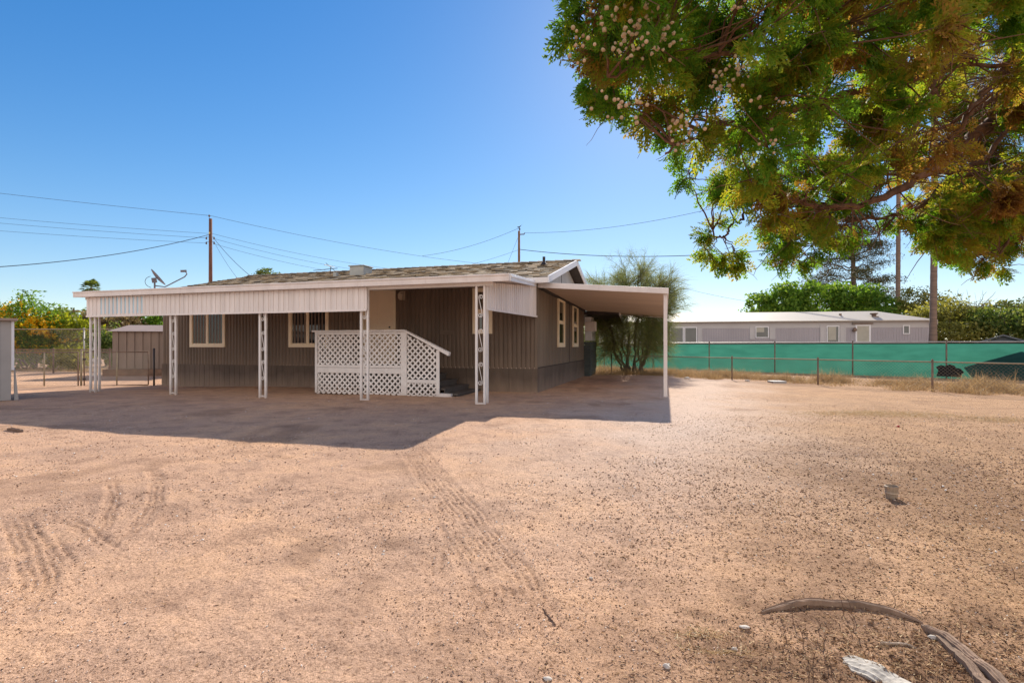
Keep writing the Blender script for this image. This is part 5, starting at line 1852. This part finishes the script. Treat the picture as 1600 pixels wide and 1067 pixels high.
# cap sticking out of the dirt
x, y = gpt(1393, 779)
cpn = thing('pipe_cap', 'taupe plastic pipe cap with a light band standing in dirt', 'cap', (x, y, gz1(x, y)), 0.2)
mb = MB()
mb.lathe([(0.040, -0.03), (0.044, 0.035), (0.047, 0.038), (0.047, 0.055), (0.045, 0.058), (0.048, 0.098), (0.043, 0.102), (0.038, 0.085)], (0, 0, 0), 12)
mb.box(-0.062, -0.04, -0.015, 0.015, 0.085, 0.10)
mb.build('cap_body', M['cap'], cpn)
mb = MB()
mb.lathe([(0.0475, 0.041), (0.0483, 0.043), (0.0483, 0.047), (0.0475, 0.049)], (0, 0, 0), 12)
mb.build('band', M['lampglass'], cpn)
x, y = gpt(1403, 669)
o = MB().lathe([(0.008, 0), (0.020, 0.005), (0.022, 0.022), (0.01, 0.03)], (0, 0, 0), 10).build('red_cap', M['red'], None)
o.location = (x, y, gz1(x, y) - 0.005)
tag(o, 'tiny red plastic bit on the dirt near yellow grass', 'litter')


def strip_along(name, pts, w0, h0, mat, label, cat, group=None, taper=0.5, lift=0.0, seed=1, wob=0.0015, rough_=0.22):
    """a low curved strip following ground points"""
    rng = np.random.default_rng(seed)
    G = [Vector((*gpt(*p), 0)) for p in pts]
    path, _ = limb(G, 1, 1, wob, rng, 26)
    org = path[0].copy()
    vs, fs_ = [], []
    n_ = len(path)
    ridge = 1 - rough_ * rng.random(11)
    K = 13
    for i, p in enumerate(path):
        d_ = (path[min(i + 1, n_ - 1)] - path[max(i - 1, 0)]).normalized()
        s_ = Vector((d_.y, -d_.x, 0))
        f = i / (n_ - 1)
        e = 1 - (1 - taper) * max(0, abs(f - 0.5) * 2 - 0.6) / 0.4
        w_, h_ = w0 * e * rng.uniform(0.98, 1.02), h0 * e * rng.uniform(0.98, 1.02)
        z = gz1(p.x, p.y) + lift
        c = p - org
        for (a, b_) in [(-0.5, -0.03)] + [(aa, h_ * bb) for aa, bb in zip(np.linspace(-0.5, 0.5, 11), ridge)] + [(0.5, -0.03)]:
            vs.append((c.x + s_.x * a * w_, c.y + s_.y * a * w_, z + b_ + rng.normal(0, 0.0004)))
    for i in range(n_ - 1):
        for j in range(K):
            fs_.append((i * K + j, i * K + (j + 1) % K, (i + 1) * K + (j + 1) % K, (i + 1) * K + j))
    fs_ += [tuple(range(K)), tuple((n_ - 1) * K + j for j in range(K))]
    o = MB()._add(vs, fs_).build(name, mat, None)
    o.location = org
    return tag(o, label, cat, group)


strip_along('edging_board', [(1190, 956), (1240, 946), (1300, 945), (1370, 955), (1442, 976)], 0.029, 0.024, M['edging'], 'curved brown border edging arching over the bare patch', 'edging', 'old garden edging', 0.35, 0, 1)
strip_along('edging_board', [(1444, 982), (1480, 1003), (1515, 1030), (1550, 1056), (1580, 1085)], 0.045, 0.030, M['edging'], 'outer straight edging strip running to the bottom corner', 'edging', 'old garden edging', 0.6, 0, 2)
strip_along('edging_board', [(1458, 990), (1490, 1020), (1525, 1052), (1550, 1080)], 0.035, 0.022, M['edging'], 'inner broken edging strip beside the white wood', 'edging', 'old garden edging', 0.6, 0, 3)
strip_along('wood_scrap', [(1316, 1030), (1345, 1038), (1390, 1058), (1440, 1092)], 0.125, 0.016, M['oldwood'], 'bleached whitish piece of weathered wood at the bottom edge', 'wood', None, 0.06, 0.0, 4, 0.0015, 0.75)
strip_along('wood_scrap', [(1375, 1003), (1400, 1005), (1432, 1010)], 0.009, 0.006, M['twig2'], 'thin pale stick inside the edged bare patch', 'stick', None, 0.3, 0.003, 5)
strip_along('fallen_twig', [(12, 671), (35, 674)], 0.05, 0.04, M['twig'], 'short dark stick at the left edge near shadow', 'stick', 'sticks lying in the yard', 0.5, 0, 6)
strip_along('fallen_twig', [(848, 946), (868, 972)], 0.004, 0.004, M['twig'], 'thin brown twig in the middle of the yard', 'stick', 'sticks lying in the yard', 0.5, 0.002, 7)

# dead weed stalks in the bare patch
rng = np.random.default_rng(75)
stalks = [(1240, 970, 30), (1255, 1005, 48), (1230, 1000, 30), (1278, 985, 32), (1318, 962, 45), (1328, 958, 40), (1332, 985, 34), (1272, 1060, 64), (1265, 1062, 46), (1300, 1050, 48), (1288, 1030, 36), (1395, 957, 36), (1500, 1000, 62), (1585, 908, 26)]
labs = ['thin reddish weed stalk left of the edging arch', 'leaning weed stalk low in the bare patch', 'short weed stalk at the left of the bare patch', 'short dark stalk under the edging arch', 'upright tan stalk in front of the edging arch', 'paired reddish stalk before the edging arch', 'dark stalk between edging arch and pale stick', 'tall stalk at the bottom edge left of white wood', 'second stalk at the bottom edge left of white wood', 'forked stalk just left of the white wood', 'small stalk above the white wood tip', 'thin stalk behind the edging arch', 'tall leaning stalk right of the edging joint', 'short stalk at the right frame edge']
for (px, py, hp), lab in zip(stalks, labs):
    x, y = gpt(px, py)
    h_ = hp / F * y
    mb = MB()
    h_ *= 0.85
    p, r_ = limb([(0, 0, -0.01), (rng.normal(0, 0.006), 0, h_ * 0.5), (rng.normal(-0.02, 0.02), rng.normal(0, 0.02), h_)], 0.0020, 0.0009, 0.0008, rng, 6)
    mb.tube(p, r_, 5)
    for _ in range(2):
        s0 = Vector(p[rng.integers(2, 6)])
        mb.tube([s0, s0 + Vector((rng.normal(0, 0.012), rng.normal(0, 0.01), rng.uniform(0.01, 0.03)))], [0.0012, 0.0006], 4)
    o = mb.build('weed_stalk', M['twig'], None)
    o.location = (x, y, gz1(x, y))
    tag(o, lab, 'weed', 'dead weed stalks in the bare patch')

# ------------------------------------------------------------------ overhanging cypress at the upper right, close to the camera
rng = np.random.default_rng(5)
TX, TY = 4.9, 3.5
cy = thing('cypress_tree', 'large overhanging cypress with scaly green and brown sprays and cones', 'tree', (TX, TY, 0))
tl = Vector((TX, TY, 0))
tk = MB()
p, r_ = limb([(0, 0, -0.2), (0.05, 0.02, 1.2), (-0.05, 0.05, 2.6), (0.05, 0, 4.4), (0.0, 0.0, 6.4)], 0.24, 0.05, 0.02, rng, 16)
tk.tube(p, r_, 14)
tk.build('trunk', M['bark'], cy, smooth=True)
LIMBS = [  # photo points with distance, from tip back to the trunk
    ([(1225, 305, 2.9), (1262, 318, 2.9), (1320, 322, 2.9), (1380, 308, 3.0), (1440, 275, 3.05), (1500, 235, 3.1), (1560, 185, 3.2), (1680, 120, 3.3)], 0.038, 1.3),
    ([(1300, 300, 3.1), (1340, 275, 3.1), (1420, 270, 3.2), (1520, 262, 3.3), (1640, 200, 3.4)], 0.016, 1.4),
    ([(1420, 215, 2.7), (1455, 150, 2.75), (1480, 90, 2.8), (1500, 40, 2.9), (1560, -40, 3.0), (1700, -120, 3.2)], 0.042, 3.6),
    ([(1470, 245, 3.0), (1510, 185, 3.0), (1560, 120, 3.1), (1640, 60, 3.2)], 0.036, 2.9),
    ([(1500, 260, 3.2), (1545, 200, 3.2), (1580, 150, 3.2), (1660, 90, 3.3)], 0.022, 2.6), ([(1450, 60, 3.0), (1520, 100, 3.0), (1600, 95, 3.1), (1680, 60, 3.3)], 0.020, 2.7), ([(1390, 180, 3.0), (1470, 200, 3.1), (1560, 150, 3.2), (1650, 130, 3.3)], 0.018, 2.3),
    ([(1180, 40, 2.6), (1280, 48, 2.7), (1360, 35, 2.8), (1450, 25, 2.8), (1540, 0, 3.0), (1700, -60, 3.2)], 0.022, 3.2),
    ([(900, 30, 2.1), (980, -30, 2.2), (1100, -90, 2.4), (1300, -140, 2.7), (1500, -170, 3.0)], 0.026, 3.9),
    ([(950, 120, 2.1), (1060, 90, 2.2), (1180, 80, 2.4), (1300, 60, 2.6), (1420, 30, 2.8), (1600, -30, 3.1)], 0.020, 2.8),
    ([(1040, 240, 2.4), (1110, 205, 2.5), (1200, 180, 2.6), (1320, 150, 2.8), (1450, 120, 2.9), (1600, 60, 3.1)], 0.020, 2.5),
    ([(1112, 362, 3.3), (1128, 372, 3.3), (1146, 350, 3.3), (1175, 330, 3.3), (1230, 318, 3.2), (1300, 318, 3.1)], 0.009, None),
    ([(1230, 400, 3.6), (1270, 375, 3.6), (1340, 345, 3.5), (1430, 330, 3.4), (1550, 280, 3.4)], 0.014, 1.5),
    ([(1420, 360, 3.5), (1480, 345, 3.5), (1540, 320, 3.5), (1620, 270, 3.5)], 0.013, 1.4),
    ([(1560, 400, 3.6), (1590, 360, 3.6), (1640, 300, 3.6)], 0.012, 1.4),
    ([(1000, -250, 2.4), (1200, -330, 2.6), (1450, -380, 3.0)], 0.024, 5.0),
    ([(1250, -520, 2.7), (1450, -560, 3.0)], 0.022, 5.8),
    ([(1900, -150, 2.2), (1950, -50, 2.8)], 0.022, 3.4), ([(2250, 0, 3.6), (2150, 50, 3.5)], 0.022, 2.9),
    ([(2100, -400, 4.2), (2000, -350, 3.9)], 0.02, 4.6), ([(1750, 150, 4.6), (1800, 150, 4.1)], 0.02, 2.4)]
limb_pts = []
br = MB()
for pts, r0, ztr in LIMBS:
    P = [at(*q) - tl for q in pts]
    if ztr: P.append(Vector((0, 0, ztr)))
    path, rs = limb(P, 0.005, r0 * 1.25, 0.008, rng, 8 * (len(P) - 1))
    br.tube(path, rs, 9)
    limb_pts += path
LP = np.array([tuple(q) for q in limb_pts])

# outline of the crown on the photograph, used only to choose where clusters of sprays hang in space
POLY = [(872, -20), (888, 55), (916, 100), (915, 160), (945, 172), (985, 183), (1035, 218), (1052, 262), (1072, 285), (1105, 318), (1150, 325), (1190, 352), (1208, 415), (1240, 415), (1262, 378), (1320, 388), (1390, 350), (1420, 352),
        (1450, 392), (1500, 418), (1545, 424), (1580, 385), (1640, 375), (2350, 330), (2350, -700), (1500, -800), (1050, -560), (880, -260)]
def inside(x, y):
    c = False
    n_ = len(POLY)
    for i in range(n_):
        (x0, y0), (x1, y1) = POLY[i], POLY[(i + 1) % n_]
        if (y0 > y) != (y1 > y) and x < (x1 - x0) * (y - y0) / (y1 - y0) + x0:
            c = not c
    return c
clusters = []
def add_cluster(px, py, Y, rad, k, brown):
    clusters.append((at(px, py, Y) - tl, rad, k, brown))
tries = 0
while len(clusters) < 560 and tries < 20000:
    tries += 1
    px, py = rng.uniform(860, 2350), rng.uniform(-800, 430)
    rp_ = 24 if py > -60 else 0
    if not (inside(px, py) and inside(px - rp_, py) and inside(px, py + rp_)): continue
    if (px > 1650 or py < -60) and rng.random() < 0.72: continue
    Y = 2.15 + 1.15 * min(max(py / 400, 0), 1) + 0.5 * (px - 1000) / 600 + rng.normal(0, 0.32)
    Y = max(Y, 1.75)
    if 1290 < px < 1430 and py > 310 and rng.random() < 0.5: continue
    if 1430 < px < 1620 and 50 < py < 290 and rng.random() < 0.55: continue      # open, branchy part near the trunk
    br_ = 0.20 + 0.30 * min(max((px - 1000) / 500, 0), 1) + rng.normal(0, 0.26)
    add_cluster(px, py, Y, rng.uniform(0.08, 0.16), int(rng.uniform(24, 38)), br_)
# outer fringe: green tips along the outline
for _ in range(26):
    px, py = rng.uniform(1430, 1600), rng.uniform(300, 405)
    if inside(px, py + 18): add_cluster(px, py, rng.uniform(3.2, 3.8), rng.uniform(0.08, 0.13), 34, 0.42 + rng.normal(0, 0.16))
for _ in range(30):
    add_cluster(rng.uniform(1480, 1650), rng.uniform(150, 385), rng.uniform(3.8, 4.4), rng.uniform(0.10, 0.17), 32, 0.45 + rng.normal(0, 0.2))
for _ in range(46):
    add_cluster(rng.uniform(1410, 1640), rng.uniform(20, 320), rng.uniform(4.0, 4.7), rng.uniform(0.12, 0.2), 34, 0.62 + rng.normal(0, 0.2))
edge = POLY[:22]
for (x0, y0), (x1, y1) in zip(edge[:-1], edge[1:]):
    L_ = math.hypot(x1 - x0, y1 - y0)
    for f in np.arange(0, 1, 24 / L_):
        px, py = x0 + (x1 - x0) * f, y0 + (y1 - y0) * f
        Y = 2.15 + 1.15 * min(max(py / 400, 0), 1) + 0.5 * (px - 1000) / 600 + rng.normal(0, 0.12)
        add_cluster(px + rng.normal(12, 8), py - abs(rng.normal(8, 8)), max(Y, 1.85), 0.055, 9, 0.12 + rng.normal(0, 0.15))
for px, py, k in ((1108, 365, 14), (1106, 392, 10), (1128, 398, 12), (1148, 392, 10), (1140, 410, 8), (1120, 350, 6), (1152, 408, 6)):
    add_cluster(px, py, 3.3, 0.05, k + 4, 0.35)
for px, py in ((1500, 35), (1570, 290), (1590, 310), (1565, 315)):            # dead matted clumps
    add_cluster(px, py, 2.9, 0.07, 40, 1.0)

# spray template: a flat fan of scale-leaf branchlets
def spray_template(r2):
    quads = []
    def leaf(p, a, l, w_):
        d_ = np.array([math.sin(a), math.cos(a)])
        s_ = np.array([d_[1], -d_[0]])
        p = np.array(p)
        quads.append([p, p + d_ * l * 0.45 + s_ * w_, p + d_ * l, p + d_ * l * 0.45 - s_ * w_])
    leaf((0, 0), 0, 1.0, 0.022)
    for i in range(8):
        y = 0.10 + 0.105 * i
        sg = 1 if i % 2 else -1
        l1 = 0.50 * (1 - 0.55 * i / 8) * r2.uniform(0.85, 1.15)
        a1 = sg * R(r2.uniform(36, 52))
        leaf((0, y), a1, l1, 0.036)
        for j in range(4):
            q = (math.sin(a1) * l1 * (0.22 + 0.2 * j), y + math.cos(a1) * l1 * (0.22 + 0.2 * j))
            a2 = a1 + (1 if j % 2 else -1) * R(r2.uniform(28, 44)) 
            leaf(q, a2, l1 * 0.52 * (1 - 0.12 * j), 0.036)
    Q = np.array(quads)                                         # (m,4,2)
    z = -0.22 * Q[..., 1] ** 2 - 0.30 * Q[..., 0] ** 2 + r2.normal(0, 0.012, Q.shape[:2])
    return np.concatenate([Q, z[..., None]], -1)
TEMPL = [spray_template(np.random.default_rng(100 + i)) for i in range(4)]
spos, sdir, stint, ssz = [], [], [], []
for c, rad, k, brown in clusters:
    c = np.array(c)
    j = np.argmin(((LP - c) ** 2).sum(1) + (LP[:, 0] < c[0] - 0.15) * 0.3)
    root = LP[j]
    away = c - root
    dist = np.linalg.norm(away)
    if dist > 0.04:
        midp = (root + c) / 2 + rng.normal(0, 0.03, 3) + np.array([0, 0, 0.04])
        path, rs = limb([root, midp, c], min(0.010, 0.0035 + 0.006 * dist), 0.0018, 0.006, rng, 7)
        br.tube(path, rs, 5)
    away = away / (dist + 1e-6)
    for _ in range(4):
        e_ = c + (away * 0.5 + rng.normal(0, 0.75, 3) + np.array([0, -0.35, -0.1])) * rad * 1.25
        path, rs = limb([c, (c + e_) / 2 + rng.normal(0, 0.012, 3), e_], 0.0034, 0.0009, 0.004, rng, 5)
        br.tube(path, rs, 4)
    for _ in range(k):
        u = rng.normal(size=3)
        u /= np.linalg.norm(u)
        q = c + u * rad * rng.uniform(0.2, 1.0)
        spos.append(q - u * 0.03)
        dvec = u * 0.75 + away * 0.65 + np.array([-0.15, -0.1, -0.45]) + rng.normal(0, 0.3, 3)
        sdir.append(dvec)
        stint.append(np.clip(brown + rng.normal(0, 0.16), 0, 1))
        ssz.append(rng.uniform(0.07, 0.135) * (0.85 if brown > 0.9 else 1))
# bare inner twigs
for _ in range(620):
    j = rng.integers(0, len(LP))
    s0 = LP[j]
    if (s0[0] + TX) / (s0[1] + TY) * F + 800 < 1240: continue
    e_ = s0 + rng.normal(0, 0.16, 3) + np.array([-0.12, 0, -0.04])
    path, rs = limb([s0, (s0 + e_) / 2 + rng.normal(0, 0.03, 3), e_], 0.0055, 0.0012, 0.006, rng, 6)
    br.tube(path, rs, 4)
br.build('branches', M['bark'], cy, smooth=True)
spos, sdir, stint, ssz = np.array(spos), np.array(sdir), np.array(stint), np.array(ssz)
sdir /= np.linalg.norm(sdir, axis=1, keepdims=True)
sx_ = np.cross(sdir, rng.normal(size=sdir.shape))
sx_ /= np.linalg.norm(sx_, axis=1, keepdims=True)
sn_ = np.cross(sx_, sdir)
Vall, tall, cnt = [], [], 0
kind = rng.integers(0, len(TEMPL), len(spos))
for ti, T_ in enumerate(TEMPL):
    mk = kind == ti
    B = np.stack([sx_[mk], sdir[mk], sn_[mk]], 1) * ssz[mk][:, None, None]
    V_ = np.einsum('qvc,nci->nqvi', T_, B) + spos[mk][:, None, None, :]
    Vall.append(V_.reshape(-1, 3))
    tall.append(np.repeat(stint[mk], T_.shape[0] * 4))
Vall, tall = np.concatenate(Vall), np.concatenate(tall)
npmesh('foliage', Vall, np.arange(len(Vall)).reshape(-1, 4), M['leaf_cypress'], cy, tint=tall)

# seed cones: knobbly little balls in bunches
def cone_mesh(seed):
    r2 = np.random.default_rng(seed)
    bm = bmesh.new()
    bmesh.ops.create_icosphere(bm, subdivisions=2, radius=0.5)
    knobs = [Vector(r2.normal(size=3)).normalized() for _ in range(7)]
    for v in bm.verts:
        n_ = v.co.normalized()
        k_ = max(n_.dot(q) for q in knobs)
        v.co = n_ * (0.43 + 0.20 * max(0, k_ - 0.80) / 0.20 + r2.normal(0, 0.015))
    me = bpy.data.meshes.new('seed_cone')
    bm.to_mesh(me)
    bm.free()
    for p_ in me.polygons: p_.use_smooth = True
    me.materials.append(M['cone'])
    return me
CM = [cone_mesh(i) for i in range(3)]
bunches = [(1012, 12, 8), (985, 18, 6), (1004, 38, 6), (960, 30, 4), (955, 22, 5), (968, 66, 9), (978, 80, 6), (1035, 66, 7), (1050, 60, 6), (1030, 80, 4), (1150, 100, 5), (1155, 118, 6), (1125, 132, 6), (1118, 125, 4),
           (905, 62, 6), (912, 78, 5), (950, 162, 6), (975, 172, 7), (990, 165, 5), (1062, 205, 7), (1048, 195, 5), (1088, 185, 4), (1205, 215, 5), (1188, 158, 4), (1228, 165, 3), (1160, 8, 5), (1000, 60, 4), (1070, 215, 4)]
k = 0
rest = []
for px, py, n_ in bunches:
    c = at(px, py, 1.66 + 0.5 * max(0, (px - 980)) / 400 + 0.3 * max(0, py) / 400)
    for _ in range(int(n_ * 1.3)):
        q = c - tl + Vector((rng.normal(0, 0.026), rng.normal(0, 0.02), rng.normal(0, 0.026)))
        sz = rng.uniform(0.010, 0.0155)
        if k < 100:
            o = bpy.data.objects.new('seed_cone', CM[k % 3])
            COL.objects.link(o)
            o.parent = cy
            o.location = q
            o.scale = (sz, sz, sz * 1.1)
            o.rotation_euler = tuple(rng.uniform(0, 6, 3))
        else:
            rest.append((q, sz))
        k += 1
if rest:
    bm = bmesh.new()
    for q, sz in rest:
        bmesh.ops.create_icosphere(bm, subdivisions=2, radius=sz / 2, matrix=Matrix.Translation(q))
    me = bpy.data.meshes.new('seed_cones')
    bm.to_mesh(me)
    bm.free()
    me.materials.append(M['cone'])
    o = bpy.data.objects.new('seed_cones', me)
    COL.objects.link(o)
    o.parent = cy
    o['kind'] = 'stuff'

SC.cycles.use_denoising = True
SC.cycles.max_bounces = 8
SC.cycles.transparent_max_bounces = 8
